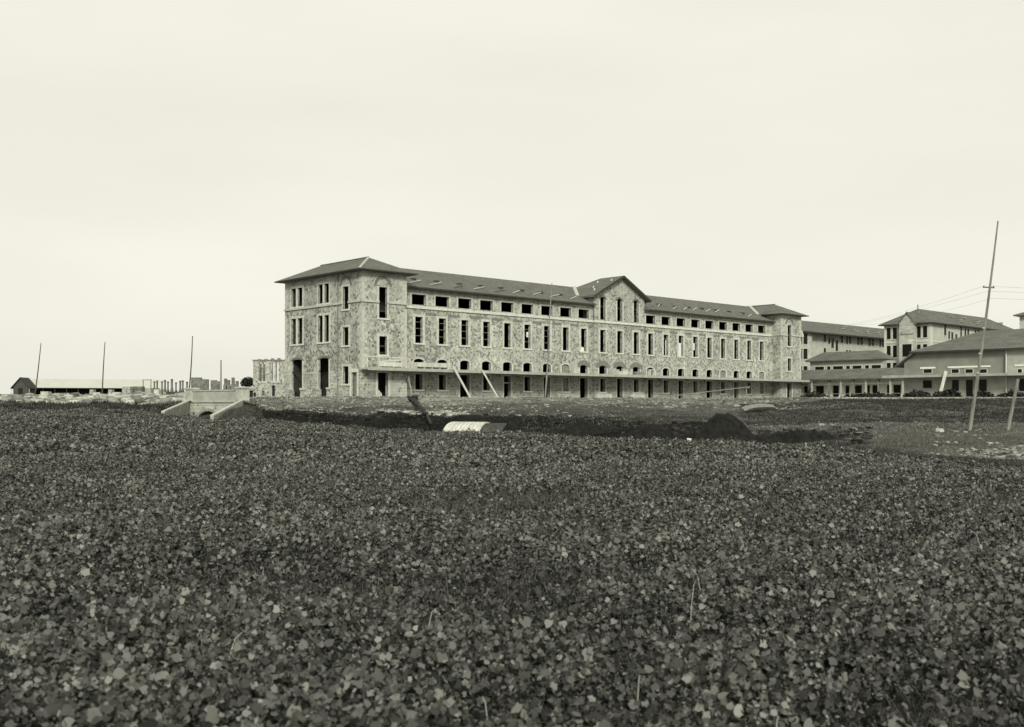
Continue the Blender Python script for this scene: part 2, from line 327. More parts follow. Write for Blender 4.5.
def surround(name, parent, axis, plane, a0, a1, z0, z1, mat=None, jamb=.3, lint=.32, proud=.035, sill=True, deep=.12, sillmat=None, toground=False):
    mb = MB(); jj = lambda: jamb*(1+random.uniform(-.15, .2))
    j1, j2 = jj(), jj()
    fbox(mb, axis, plane, a0-j1, a0, z0, z1, -deep, proud); fbox(mb, axis, plane, a1, a1+j2, z0, z1, -deep, proud)
    fbox(mb, axis, plane, a0-j1-.05, a1+j2+.05, z1, z1+lint, -deep, proud+.004)
    o = mb.build(name, mat or M['dress'], parent)
    if sill:
        s = MB(); fbox(s, axis, plane, a0-.32, a1+.32, z0-.2, z0, -deep, .12); s.build('sill', sillmat or M['sill'], o)
    return o
def arch_surround(name, parent, axis, plane, a0, a1, z0, zs, rise, mat, ring=.3, proud=.03, deep=.2, ringmat=None):
    """arched head: fills the corners of a square opening down to the arc, plus a ring of voussoirs"""
    P = P_(axis, plane, 0); c = (a0+a1)/2; r = (a1-a0)/2; n = 10; top = zs+rise
    pts = [(c+r*math.cos(math.pi*k/n), zs+rise*math.sin(math.pi*k/n)) for k in range(n+1)]
    mb = MB()
    for k in range(n):
        (x0, y0), (x1, y1) = pts[k], pts[k+1]
        q = [(x0, y0), (x1, y1), (x1, top+.004), (x0, top+.004)]
        mb.add([P(a, -.01, z) for a, z in q], [(0, 1, 2, 3)])
        mb.add([P(x0, -.01, y0), P(x1, -.01, y1), P(x1, -deep, y1), P(x0, -deep, y0)], [(0, 1, 2, 3)])
    for sa, sb in ((a0-.28, a0), (a1, a1+.28)): fbox(mb, axis, plane, sa, sb, z0, zs, -.1, proud)
    o = mb.build(name, mat, parent)
    rg = MB()
    for k in range(n):
        t0, t1 = math.pi*(k+.04)/n, math.pi*(k+.96)/n; q = []
        for t, e in ((t0, 0), (t1, 0), (t1, ring), (t0, ring)): q.append((c+(r+e)*math.cos(t), zs+(rise+e)*math.sin(t)))
        rg.add([P(a, proud, z) for a, z in q]+[P(a, -.05, z) for a, z in q], [(0, 1, 2, 3), (0, 4, 5, 1), (1, 5, 6, 2), (2, 6, 7, 3), (3, 7, 4, 0)])
    rg.build('arch_ring', ringmat or mat, o)
    return o
ANG = math.atan2(F, 1128.0); UU = Vector((math.cos(ANG), math.sin(ANG), 0)); VV = Vector((-math.sin(ANG), math.cos(ANG), 0))

# ------------------------------------------------------------------ the long stone building
P0 = Vector((-17.6, 123.0, CZ+.95))
main = empty('stone_building', P0, ANG, 'long three storey rubble stone building with empty windows, hipped corner towers and central gable', 'building')
LW = 94.6; UB = [47.3+3.75*i for i in range(-10, 11)]; TW = 6.6; VW = 1.75; VP = 1.45; VB = 15.45; DP = 17.2
PA, PB = 41.75, 53.0
DOORS = {-8, -6, -4, -2, 0, 2, 4, 6, 8}
def grd(i): return (-.05, 2.93) if i in DOORS else (.97, 2.9)
def gw(i): return .8 if i in (-8, -2, 6) else (.62 if i in DOORS else .56)
def wing(a0, a1, ids, v):
    up = MB(); lo = MB(); ou = []; ol = []
    for i in ids:
        c = UB[i+10]; z0, z1 = grd(i)
        ol.append((c-gw(i), c+gw(i), z0, z1)); ou.append((c-.8, c+.8, 3.5, 4.82)); ou.append((c-.58, c+.58, 6.78, 10.05))
        if abs(i) > 1: ou.append((c-1.12, c+1.12, 11.55, 12.83))
        else: ou.append((c-.58, c+.58, 11.55, 14.9))
    wall(up, 'u', v, a0, a1, 3.3, 13.7 if abs(ids[0]) > 1 else 15.2, ou, .42); wall(lo, 'u', v, a0, a1, -.8, 3.3, ol)
    return up, lo
for a0, a1, ids, v, nm in ((TW, PA, list(range(-10, -1)), VW, 'wing_wall'), (PB, LW-TW, list(range(2, 11)), VW, 'wing_wall'), (PA, PB, [-1, 0, 1], VP, 'pavilion_wall')):
    up, lo = wing(a0, a1, ids, v)
    if nm == 'pavilion_wall':
        up.box(PA, PA+.4, VP+.003, VW+2, 11.4, 15.2); up.box(PB-.4, PB, VP+.003, VW+2, 11.4, 15.2)
        up.add([(PA, VP, 15.2), (PB, VP, 15.2), ((PA+PB)/2, VP, 18.05), (PA, VP+.5, 15.2), (PB, VP+.5, 15.2), ((PA+PB)/2, VP+.5, 18.05)], [(0, 1, 2), (5, 4, 3), (0, 2, 5, 3), (1, 4, 5, 2)])
        lo.box(PA, PA+.3, VP+.003, VW, -.8, 13); lo.box(PB-.3, PB, VP+.003, VW, -.8, 13)
    up.build(nm, M['stone'], main); lo.build('ground_floor_wall', M['stone_b'], main)
# corner towers
def tower(u0, near):
    u1 = u0+TW; c = u0+3.05 if near else u0+2.75
    fr = MB(); gd = MB()
    wall(fr, 'u', 0, u0, u1, 3.3, 15.0, [(c-.58, c+.58, 9.4, 13.1), (c-.55, c+.55, 5.05, 7.24)], .32)
    wall(gd, 'u', 0, u0, u1, -.8, 3.3, [(c-.75, c+.75, -.05, 2.9)])
    LF = []; LG = []
    if near:
        for v0, v1 in ((6.93, 9.3), (12.98, 15.6)):
            m = (v0+v1)/2
            for s0, s1 in ((v0, m-.2), (m+.2, v1)): LF += [(s0, s1, 11.54, 13.9), (s0, s1, 6.78, 10.05)]
            LF.append((v0+.05, v1-.05, 3.3, 4.85)); LG.append((v0+.05, v1-.05, 1.15, 3.31)); LG.append((v0+.55, v1-.3, -.4, 1.15))
        LF += [(2.72, 3.88, 10.5, 13.2), (2.72, 3.88, 6.17, 8.35), (2.72, 3.88, 3.3, 3.67)]; LG += [(2.72, 3.88, 1.57, 3.31), (.97, 2.1, .1, 2.93)]
    wall(fr, 'v', u0, 0, DP, 3.3, 15.0, LF, .24); wall(gd, 'v', u0, 0, DP, -.8, 3.3, LG, .26)
    wall(fr, 'v', u1, 0, DP, -.8, 15.0, [], sgn=-1); wall(fr, 'u', DP, u0, u1, -.8, 15.0, [], sgn=-1)
    fr.build('tower_wall', M['stone'], main); gd.build('ground_floor_wall', M['stone_b'], main)
    cq = [('u', 0, u0, 1), ('u', 0, u1, -1)] + ([('v', u0, 0, 1), ('v', u0, DP, -1)] if near else [])
    for ax_, pl, e, sg in cq:
        for za_, zb_ in ((3.35, 10.9), (11.5, 14.4)):
            q = MB(); z = za_; k = 0
            while z+.42 < zb_:
                ln = (.75 if k % 2 else .42)*random.uniform(.85, 1.15); fbox(q, ax_, pl, min(e+sg*.004, e+sg*ln), max(e+sg*.004, e+sg*ln), z, z+.425, -.02, .015); z += .426; k += 1
            q.build('quoin', M['quoin'], main)
    hr = hip(u0-.95, u1+.95, -.95, DP+.95, 14.85, 17.0, .12).build('tower_roof', M['roof'], main)
    f = MB(); z0, z1 = 14.84, 14.975
    f.box(u0-1.0, u1+1.0, -1.0, -.945, z0, z1); f.box(u0-1.0, u1+1.0, DP+.945, DP+1.0, z0, z1); f.box(u0-1.0, u0-.945, -.945, DP+.945, z0, z1); f.box(u1+.945, u1+1, -.945, DP+.945, z0, z1)
    f.build('fascia', M['fascia'], hr)
    rdg = MB()
    for k in range(8 if near else 0):                       # half laid ridge tiles on the near hip
        t0, t1 = k/8+.015, (k+.8)/8
        A = Vector((u0-.95, -.95, 15.0)); B = Vector((u0+3.3, 3.3, 17.02))
        if random.random() < .85: rdg.beam(A.lerp(B, t0), A.lerp(B, t1), .3, .1)
    if near: rdg.build('hip_tile', M['mortar'], hr)
    rdg = MB()
    rdg.tube([(u0+3.3, 3.3, 17.03), (u0+3.3, DP-3.3, 17.03)], .1, 6)
    rdg.build('ridge_tile', M['roof'], hr)
    surround('tall_window', main, 'u', 0, c-.58, c+.58, 9.4, 13.1, sill=True, lint=.05)
    surround('square_window', main, 'u', 0, c-.55, c+.55, 5.05, 7.24)
    ring = MB(); n = 12; r0, r1 = .95, 1.28; P = P_('u', 0, 0)
    for k in range(n):
        t0, t1 = math.pi*(k+.03)/n, math.pi*(k+.97)/n
        q = [(c+r*math.cos(t), 13.2+r*math.sin(t)*.95) for t, r in ((t0, r0), (t1, r0), (t1, r1), (t0, r1))]
        ring.add([P(a, .05, z) for a, z in q]+[P(a, -.1, z) for a, z in q], [(0, 1, 2, 3), (0, 4, 5, 1), (1, 5, 6, 2), (2, 6, 7, 3), (3, 7, 4, 0)])
    ring.build('blind_arch', M['vous'], main)
    b = MB(); z0, z1 = 11.18, 11.42
    fbox(b, 'u', 0, u0-.16, c-.60, z0, z1, -.1, .16); fbox(b, 'u', 0, c+.60, u1+.003, z0, z1, -.1, .16)
    if near:
        fbox(b, 'v', u0, .003, 2.70, z0, z1, -.1, .16); fbox(b, 'v', u0, 3.92, DP, z0-.04, z1-.04, -.1, .16)
    else: fbox(b, 'v', u0, .003, VW-.16, z0, z1, -.1, .16)
    b.build('string_course', M['band'], main)
    d = surround('doorway', main, 'u', 0, c-.75, c+.75, -.05, 2.9, sill=False, jamb=.28, lint=.25, mat=M['dress'])
    if near:
        for v0, v1 in ((6.93, 9.3), (12.98, 15.6)):
            m = (v0+v1)/2
            for z0, z1 in ((11.54, 13.9), (6.78, 10.05)):
                o = surround('paired_window', main, 'v', u0, v0, v1, z0, z1, sill=True, lint=.3)
                mm = MB(); fbox(mm, 'v', u0, m-.2, m+.2, z0, z1, -.2, .03); mm.build('mullion', M['sill'], o)
            arch_surround('arched_opening', main, 'v', u0, v0+.05, v1-.05, 1.15, 4.62, .22, M['dress'], ringmat=M['vous'], ring=.3)
            pl = MB(); fbox(pl, 'v', u0, v0-.55, v0+.53, .95, 1.2, -.05, .12); pl.build('plinth_cap', M['band'], main); pl = MB(); fbox(pl, 'v', u0, v1-.28, v1+.6, .95, 1.2, -.05, .12); pl.build('plinth_cap', M['band'], main)
        for z0, z1 in ((10.5, 13.2), (6.17, 8.35), (1.57, 3.67)): surround('stair_window', main, 'v', u0, 2.72, 3.88, z0, z1, lint=.25)
        P = P_('v', u0, 0); ring = MB()
        for k in range(n):
            t0, t1 = math.pi*(k+.03)/n, math.pi*(k+.97)/n
            q = [(3.3+r*math.cos(t), 13.35+r*math.sin(t)*.9) for t, r in ((t0, r0), (t1, r0), (t1, r1), (t0, r1))]
            ring.add([P(a, .05, z) for a, z in q]+[P(a, -.1, z) for a, z in q], [(0, 1, 2, 3), (0, 4, 5, 1), (1, 5, 6, 2), (2, 6, 7, 3), (3, 7, 4, 0)])
        ring.build('blind_arch', M['vous'], main)
        surround('doorway', main, 'v', u0, .97, 2.1, .1, 2.93, sill=False, jamb=.3, lint=.4, mat=M['sill'])
        dd = MB(); fbox(dd, 'v', u0, .97, 2.1, .1, 2.93, -.42, -.36); dd.build('door', M['woodm'], main)
        dp = MB(); dp.tube([(u0-.1, 4.9, -.3), (u0-.1, 4.9, 14.8)], .055, 8); dp.build('drainpipe', M['frieze'], main)
        # broken masonry at the foot of the door
        bk = MB(); bk.add([(c-.76, -.12, -.3), (c-.1, -.12, -.3), (c-.3, -.12, .45), (c-.76, -.12, .9), (c-.76, .3, -.3), (c-.1, .3, -.3), (c-.3, .3, .45), (c-.76, .3, .9)], [(0, 1, 2, 3), (7, 6, 5, 4), (0, 4, 5, 1), (1, 5, 6, 2), (2, 6, 7, 3), (3, 7, 4, 0)])
        bk.build('broken_jamb', M['dress'], main)
    lw = MB(); lw.box(u0+.3, u0+1.9, 15.75, 15.85, -.6, 14.5); lw.box(u0+1.9, u0+2.0, 2.4, DP-.6, -.6, 14.5); lw.box(u0+2.003, u1-.6, 2.4, 2.5, -.6, 14.5); lw.build('dark_liner', M['inside'], main)  # dark sheets added behind the tower windows so the openings read as shade
tower(0, True); tower(LW-TW, False)
# wing roof
def groof(u0, u1, name, cut=0):
    e0, e1, rv = VW-.8+cut, VB+.8, 8.6; mb = MB()
    s = [(e0, 13.5+cut*.434), (e0, 13.68+cut*.434), (rv, 17.0), (e1, 13.68), (e1, 13.5)]
    mb.add([(u0, v, z) for v, z in s]+[(u1, v, z) for v, z in s], [(0, 1, 2, 3, 4), (9, 8, 7, 6, 5), (0, 5, 6, 1), (1, 6, 7, 2), (2, 7, 8, 3), (3, 8, 9, 4), (4, 9, 5, 0)])
    return mb.build(name, M['roof'], main)
wr = groof(3.3, PA-.05, 'wing_roof'); groof(PB+.05, LW-3.3, 'wing_roof'); groof(PA-.05, PB+.05, 'wing_roof', 3.6)
f = MB()
for a, b in ((TW+.95, PA-.6), (PB+.6, LW-TW-.95)): MB().box(a, b, VW-.86, VW-.795, 13.48, 13.66).build('fascia', M['fascia'], wr)
SLP = (17.0-13.68)/(8.6-(VW-.8))
def roofz(v): return 13.68+(v-(VW-.8))*SLP
for u in [10.5+3.75*k for k in range(8)]+[55.5+3.75*k for k in range(8)]:     # little ventilator hoods on the front slope
    v = 3.6+random.uniform(-.1, .3); mb = MB(); z = roofz(v)
    mb.add([(u-.28, v-.35, z-.16), (u+.28, v-.35, z-.16), (u+.2, v-.35, z+.16), (u-.2, v-.35, z+.16), (u-.28, v+.55, z+.2), (u+.28, v+.55, z+.2)], [(0, 1, 2, 3), (0, 3, 4), (1, 5, 2), (3, 2, 5, 4), (0, 4, 5, 1)])
    mb.build('roof_vent', M['fascia'], wr)
# pavilion roof: gable to the front, hipped behind
uc = (PA+PB)/2; hw = 6.3; v0 = VP-.75; ze, za = 14.95, 18.25; mb = MB(); vr = 5.4; vb_ = vr+hw
V8 = [(uc-hw, v0, ze), (uc, v0, za), (uc+hw, v0, ze), (uc+hw, vb_, ze), (uc-hw, vb_, ze), (uc, vr, za)]
lo = [(x, y, z-.26) for x, y, z in V8]
mb.add(V8+lo, [(0, 1, 5, 4), (1, 2, 3, 5), (3, 4, 5), (6, 10, 11, 7), (7, 11, 9, 8), (9, 11, 10), (0, 6, 7, 1), (1, 7, 8, 2), (2, 8, 9, 3), (3, 9, 10, 4), (4, 10, 6, 0)])
pr = mb.build('pavilion_roof', M['roof'], main)
bb = MB()
for sgn in (-1, 1):
    bb.beam((uc+sgn*(hw+.05), v0-.035, ze-.13), (uc+sgn*.02, v0-.035, za-.12), .06, .3)
bb.build('bargeboard', M['fascia'], pr)
for A, B, wd in (((44.9, 8.55, 17.02), (41.0, 4.1, 15.06), .5), ((91.2, 8.5, 17.02), (87.2, 4.05, 15.0), .55)):
    MB().beam(Vector(A)+Vector((0, 0, .06)), Vector(B)+Vector((0, 0, .06)), wd, .1).build('valley_flashing', M['mortar'], wr)
bs = MB(); z0, z1 = 11.05, 11.38
fbox(bs, 'u', VW, TW, PA, z0, z1, -.1, .17); fbox(bs, 'u', VW, PB, LW-TW, z0, z1, -.1, .17); fbox(bs, 'u', VP, PA-.17, PB+.17, z0, z1, -.1, .17)
bs.build('string_course', M['sill'], main)
for k in range(20):
    m = (UB[k]+UB[k+1])/2; pv_ = VP if PA < m < PB else VW
    if k in (9, 10): continue
    mb = MB(); fbox(mb, 'u', pv_, m-.85+random.uniform(-.15, .1), m+.85+random.uniform(-.1, .15), 10.32, 10.62, -.1, .045); mb.build('frieze_block', M['frieze'], main)
for i in range(-10, 11):
    c = UB[i+10]; pl = VP if abs(i) < 2 else VW
    surround('tall_window', main, 'u', pl, c-.58, c+.58, 6.78, 10.05, jamb=.34, lint=.3)
    if abs(i) > 1: surround('attic_window', main, 'u', pl, c-1.12, c+1.12, 11.55, 12.83, jamb=.22, lint=.24, sill=False)
    else: arch_surround('gable_window', main, 'u', pl, c-.58, c+.58, 11.55, 14.45, .45, M['dress'], ring=.26, ringmat=M['vous'])
    soot = i in (-2, -1, 0, 1)
    aw = arch_surround('arched_window', main, 'u', pl, c-.8, c+.8, 3.5, 4.48, .34, M['dress'], ring=.7 if soot else .2, ringmat=M['frieze'] if soot else M['dress'])
    if i in (-3, 7, 10):
        q = MB(); q.box(c-.8, c+.8, pl+.2, pl+.25, 3.5, 4.8); q.build('shuttering', M['woodm'], aw)
    z0, z1 = grd(i)
    if i in DOORS:
        d = surround('doorway', main, 'u', pl, c-gw(i), c+gw(i), z0, z1, jamb=.22, lint=.22, sill=False)
        if i == -6:
            q = MB(); q.box(c-.62, c+.62, pl+.1, pl+.2, 1.95, 2.1); q.build('transom', M['wood'], d)
    else:
        d = surround('ground_window', main, 'u', pl, c-gw(i), c+gw(i), z0, z1, jamb=.22, lint=.2)
        if i in (-3, 10):
            q = MB(); q.box(c-gw(i), c+gw(i), pl+.12, pl+.17, z0, z1); q.build('shuttering', M['woodm'], d)
        if i in (-1, 1):
            q = MB(); q.box(c-1.55, c+1.55, pl-.4, pl-.003, -.5, .72); q.build('plinth_block', M['dress'], d)
# glazing-bar style cross pieces left in some openings
for i in (-10, -9, -8, -7, -5, -4, 3):
    q = MB(); c = UB[i+10]
    for z in (7.7, 8.6, 9.4): q.box(c-.58, c+.58, VW+.3, VW+.34, z, z+.05)
    q.build('wooden_bar', M['woodm'], main)
# interior: floors, ceilings, back wall with the few openings that let the sky show through
fl = MB()
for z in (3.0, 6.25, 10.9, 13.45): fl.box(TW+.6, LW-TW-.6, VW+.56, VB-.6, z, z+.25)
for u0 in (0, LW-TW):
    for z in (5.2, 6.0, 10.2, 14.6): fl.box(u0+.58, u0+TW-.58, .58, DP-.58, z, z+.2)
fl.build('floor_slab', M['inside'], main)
def u_at(px, v):
    k = (px-HX)/F; X0 = P0.x+VV.x*v; Y0 = P0.y+VV.y*v
    return (k*Y0-X0)/(UU.x-UU.y*k)
def z_at(px, y, v): u = u_at(px, v); return (HY-y)*(P0.y+VV.y*v+UU.y*u)/F-.95
ops = []
for a, b, y0, y1 in ((508.2, 510.8, 331, 348), (526.3, 529.8, 332, 337), (665.3, 667.2, 340, 355), (678.6, 681.4, 343, 357), (691.8, 694.6, 343, 350), (732.6, 735.4, 347, 359), (731.5, 738, 327.5, 332)):
    ops.append((u_at(a, VB), u_at(b, VB), z_at(a, y1, VB), z_at(a, y0, VB)))
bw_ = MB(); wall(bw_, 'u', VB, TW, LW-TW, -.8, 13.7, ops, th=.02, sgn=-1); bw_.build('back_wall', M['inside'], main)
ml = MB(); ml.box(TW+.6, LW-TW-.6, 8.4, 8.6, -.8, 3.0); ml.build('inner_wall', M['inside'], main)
# concrete canopy the length of the front
cn = MB(); cn.box(-.35, LW+.1, -1.7, -.02, 3.2, 3.42); cn.box(TW+.02, PA-.02, -.02, VW-.02, 3.2, 3.418); cn.box(PB+.02, LW-TW-.02, -.02, VW-.02, 3.2, 3.418); cn.box(PA-.02, PB+.02, -.02, VP-.02, 3.2, 3.416)
co = cn.build('canopy', M['concrete'], main)
el = MB(); el.box(-.36, LW+.11, -1.75, -1.703, 3.1, 3.46); el.build('canopy_edge', M['concrete'], co)

def L(u, v, z): return P0+UU*u+VV*v+Vector((0, 0, z))      # main building frame -> world
# things standing on and leaning against the canopy
r = empty('timber_guard_rail', L(-.55, -1.5, 3.46), ANG, 'pale timber guard rail on the canopy end below the corner tower window', 'railing')
for u in (.25, 1.9, 3.5, 5.2):
    MB().box(u-.05, u+.05, -.05, .05, 0, 1.35).build('post', M['sill'], r)
MB().beam((.1, -.09, 1.25), (5.6, -.09, 1.2), .05, .1).build('top_rail', M['sill'], r); MB().beam((1.8, -.09, .68), (5.2, -.09, .95), .06, .14).build('brace', M['sill'], r)
MB().box(1.9, 5.1, -.16, -.13, .15, .62).build('toe_board', M['sill'], r)
r = empty('bent_board', L(5.0, -1.2, 3.46), ANG, 'pale board leaning at the right end of the guard rail', 'board')
MB().beam((0, 0, 0), (-.5, .1, 1.3), .3, .06).build('board_face', M['wood'], r)
def formwork(u0, u1, h, label, v=-1.45):
    r = empty('formwork_box', L(u0, v, 3.46), ANG, label, 'formwork'); n = u1-u0
    MB().box(0, n, -.03, .03, .22, h).build('front_board', M['wood'], r); MB().box(0, n, .72, .78, 0, h*.8).build('back_board', M['woodm'], r)
    q = MB()
    k = 0
    while k < n: q.box(k, k+.1, .03, .72, 0, h); k += 1.2
    q.build('spacer', M['wood'], r)
formwork(7.0, 12.4, .75, 'long low formwork box of pale boards on the canopy beside the corner tower')
for px_, h, lb in ((574, 1.5, 'white upright block standing on the canopy left of the gable'), ):
    u = u_at(px_, 0.2); mb = MB(); mb.box(u-.35, u+.3, -.2, .4, 3.43, 3.43+h); mb.box(u-.6, u+.5, -.25, .45, 3.43, 3.6)
    o = mb.build('stone_block', M['coping']); o.location = P0; o.rotation_euler = (0, 0, ANG); tag(o, lb, 'stone block')
def stackthing(name, u, v, z, boxes, mat, lb, cat):
    mb = MB()
    for b in boxes: mb.box(*b)
    o = mb.build(name, mat); o.location = L(u, v, z); o.rotation_euler = (0, 0, ANG); tag(o, lb, cat)
stackthing('mortar_box', 45.6, -.4, 3.43, [(-.9, .9, -.3, .3, 0, .55), (-1, -.9, -.35, .35, 0, .8), (.9, 1, -.35, .35, 0, .8)], M['wood'], 'pale wooden mixing box on the canopy under the gable, left one', 'box')
stackthing('plank_stack', 49.4, -.4, 3.43, [(-1, 1, -.3, .3, 0, .2), (-.9, 1.05, -.28, .3, .2, .38), (-1.05, .9, -.3, .25, .38, .55)], M['woodm'], 'low stack of grey planks on the canopy under the gable', 'planks')
stackthing('trestle', 52.4, -.5, 3.43, [(-.6, -.5, -.3, .3, 0, .85), (.5, .6, -.3, .3, 0, .85), (-.7, .7, -.1, .1, .85, .98)], M['wood'], 'small wooden trestle on the canopy by the right edge of the gable', 'trestle')
u = UB[8]-.1; stackthing('sill_stone', u-.1, VW+.05, 6.79, [(-.4, .3, 0, .3, 0, .5), (-.3, .2, .02, .28, .5, .62)], M['white'], 'white stone block left on the sill of a tall window just left of the gable', 'stone block')
for (pa, ya), (pb, yb), lb in (((453, 362), (470.5, 399), 'wide pale plank leaning from the ground onto the canopy, nearer the tower'), ((482, 368.5), (498, 399), 'thinner pale plank leaning on the canopy edge, second from the tower')):
    ua = u_at(pa, -1.8); ub = u_at(pb, -4.2)
    a = L(ua, -1.82, 3.5+(.35 if pa < 460 else 0)); b = L(ub, -4.2, 0); b.z = gz1(b.x, b.y)
    o = MB().beam(a-b, (0, 0, 0), .42 if pa < 460 else .3, .07).build('leaning_plank', M['wood'], None, b); tag(o, lb, 'plank')
a = L(u_at(407.5, -.2), -.2, 2.9); b = L(u_at(412.5, -3.5), -3.5, 0); b.z = gz1(b.x, b.y)
tag(MB().beam(a-b, (0, 0, 0), .18, .1).build('leaning_plank', M['woodm'], None, b), 'thin grey plank leaning in the corner between tower and wing under the canopy', 'plank')
# scaffold mast
p = L(u_at(545, -2.6), -2.6, 0); p.z = gz1(p.x, p.y)-.2; q = aty(552, p.y+.9, 283)-p
r = empty('scaffold_mast', p, 0, 'tall thin scaffold mast standing before the stone facade left of the gable', 'mast')
MB().tube([(0, 0, 0), q*.35+Vector((.1, 0, 0)), q*.7+Vector((-.05, 0, 0)), q], [.12, .11, .09, .05], 7).build('mast_pole', M['woodm'], r)
MB().beam(q*.88+Vector((-.45, 0, .1)), q*.88+Vector((.5, 0, -.15)), .08, .08).build('crossbar', M['woodm'], r)
MB().beam(q*.5+Vector((-.1, -.12, -1.5)), q*.5+Vector((.05, -.12, 1.5)), .12, .1).build('splice', M['woodd'], r)
# battens on the roof
def batten(u, v, du, dv, lb, gr):
    a = Vector((u, v, roofz(v)+.12)); b = Vector((u+du, v+dv, roofz(v+dv)+.2))
    o = MB().beam((0, 0, 0), b-a, .13, .1).build('roof_batten', M['wood'] if random.random() < .55 else M['woodm']); o.location = P0+UU*a.x+VV*a.y+Vector((0, 0, a.z)); o.rotation_euler = (0, 0, ANG)
    tag(o, lb, 'batten', gr)
for k in range(9): batten(8.2+3.6*k+random.uniform(-.3, .3), 1.9+random.uniform(-.1, .2), random.uniform(2.3, 3.1), 1.25, 'short timber batten lying on the long roof between tower and gable', 'battens on the near roof slope')
for k in range(11): batten(55+2.9*k+random.uniform(-.4, .4), 1.9+random.uniform(-.2, .9), random.uniform(1.8, 2.8), 1.2, 'short timber batten lying on the long roof right of the gable', 'battens on the far roof slope')
def pavz(u): return za-abs(u-uc)*(za-ze)/hw
for k, (u, v) in enumerate(((42.6, 2.3), (43.6, 3.4), (45.4, 4.2), (45.6, 1.6))):
    o = MB().beam((0, 0, 0), (.7, .5, .7*(za-ze)/hw), .2, .08).build('roof_batten', M['mortar'] if k % 2 else M['wood']); o.location = L(u, v, pavz(u)+.08); o.rotation_euler = (0, 0, ANG)
    tag(o, 'short pale timber lying on the gable roof slope', 'batten', 'battens on the gable roof')

# ------------------------------------------------------------------ the buildings to the right
def far_window(parent, axis, plane, a0, a1, z0, z1, name='window', fr=.12, frame='fardress', cover=0):
    mb = MB(); fbox(mb, axis, plane, a0-fr, a0, z0-fr, z1+fr, -.05, .05); fbox(mb, axis, plane, a1, a1+fr, z0-fr, z1+fr, -.05, .05)
    fbox(mb, axis, plane, a0, a1, z1, z1+fr, -.05, .05); fbox(mb, axis, plane, a0, a1, z0-fr, z0, -.05, .09)
    o = mb.build(name, M[frame], parent)
    p = MB(); fbox(p, axis, plane, a0, a1, z0, z1, -.12, -.07); p.build('pane', M['glass'], o)
    return o
def u_of(org, px, v=0):
    k = (px-HX)/F; X0 = org.x+VV.x*v; Y0 = org.y+VV.y*v; return (k*Y0-X0)/(UU.x-UU.y*k)
def v_of(org, px, u=0):
    k = (px-HX)/F; X0 = org.x+UU.x*u; Y0 = org.y+UU.y*u; return (X0-k*Y0)/(-VV.x+VV.y*k)
def z_of(org, y, u, v): p = org+UU*u+VV*v; return (HY-y)*p.y/F-.95
# B: wing directly behind the far tower
oB = Vector((59.5, 215.6, CZ+.95)); B = empty('hospital_wing', oB, ANG, 'three storey block with dark tiled roof, behind the far tower of the stone building', 'building')
opsB = []
def colB(a, b, y0, y1, v=1.2, nm='window'):
    u0, u1 = u_of(oB, a, v), u_of(oB, b, v); z1, z0 = z_of(oB, y0, (u0+u1)/2, v), z_of(oB, y1, (u0+u1)/2, v)
    opsB.append((u0, u1, z0, z1)); return u0, u1, z0, z1
uP = u_of(oB, 812, 0)
WB = []
for a, b, y0, y1 in ((823.5, 826, 331.5, 342), (828, 830.2, 337.5, 344), (831, 834, 338, 348), (835.3, 838.2, 340, 351), (840.5, 843, 333, 343),
                     (845.8, 848, 334.5, 344), (848.8, 851, 334.5, 344), (857, 859.4, 336, 345), (860.2, 862.8, 336, 345), (868.2, 870.6, 337, 346), (871.2, 873.8, 337, 346), (879.2, 881, 338, 347), (881.6, 884, 338, 347),
                     (823.5, 826, 348, 356), (845.8, 848, 350, 358), (848.8, 851, 350, 358), (857, 859.4, 351, 359), (860.2, 862.8, 351, 359), (868, 873.5, 352, 360)):
    WB.append(colB(a, b, y0, y1))
mb = wall(MB(), 'u', 1.2, uP, 62, -.6, 14.0, WB, .4); mb.build('wall', M['farwall'], B)
for q in WB: far_window(B, 'u', 1.2, *q)
WP = []
for a, b in ((800.3, 802.4), (803.2, 807.6)):
    for y0, y1 in ((333, 344), (348.5, 359), (366, 372), (383, 391)):
        u0, u1 = u_of(oB, a), u_of(oB, b); WP.append((u0, u1, z_of(oB, y1, u0, 0), z_of(oB, y0, u0, 0)))
mb = wall(MB(), 'u', 0, -14, uP, -.6, 14.1, WP, .4); mb.box(uP-.4, uP-.002, .41, 12, -.6, 14.1); mb.box(-14, -13.6, .41, 12, -.6, 14.1); mb.build('pavilion_wall', M['ashlar'], B)
for q in WP: far_window(B, 'u', 0, *q)
rb = hip(-15, 64, -.9, 13, 14.0, 17.3, .2).build('roof', M['roof'], B)
f = MB(); f.box(-15.05, 64, -.96, -.905, 13.95, 14.2); f.build('fascia', M['fascia'], rb)
for px_, fr in ((842, .55), (844, .75), (853, .55), (855, .4), (866, .5), (877, .5), (866, .25), (878, .25)):
    v = -.9+6.9*fr; u = u_of(oB, px_, v); z = 14.2+3.1*fr
    q = MB(); q.box(u-.45, u+.45, v-.5, v+.3, z-.1, z+.28); q.box(u-.55, u+.55, v-.6, v+.4, z+.28, z+.36); q.build('roof_vent', M['conc_d'], rb)
# white boards by the far tower eave
dB = MB(); p = oB+UU*u_of(oB, 802.5, -1)+VV*-1.0
q = MB(); q.beam((u_of(oB, 801.2, -1), -1.0, 14.1), (u_of(oB, 802.8, -1), -1.0, 13.0), .3, .3); q.build('downpipe_hopper', M['white'], B)
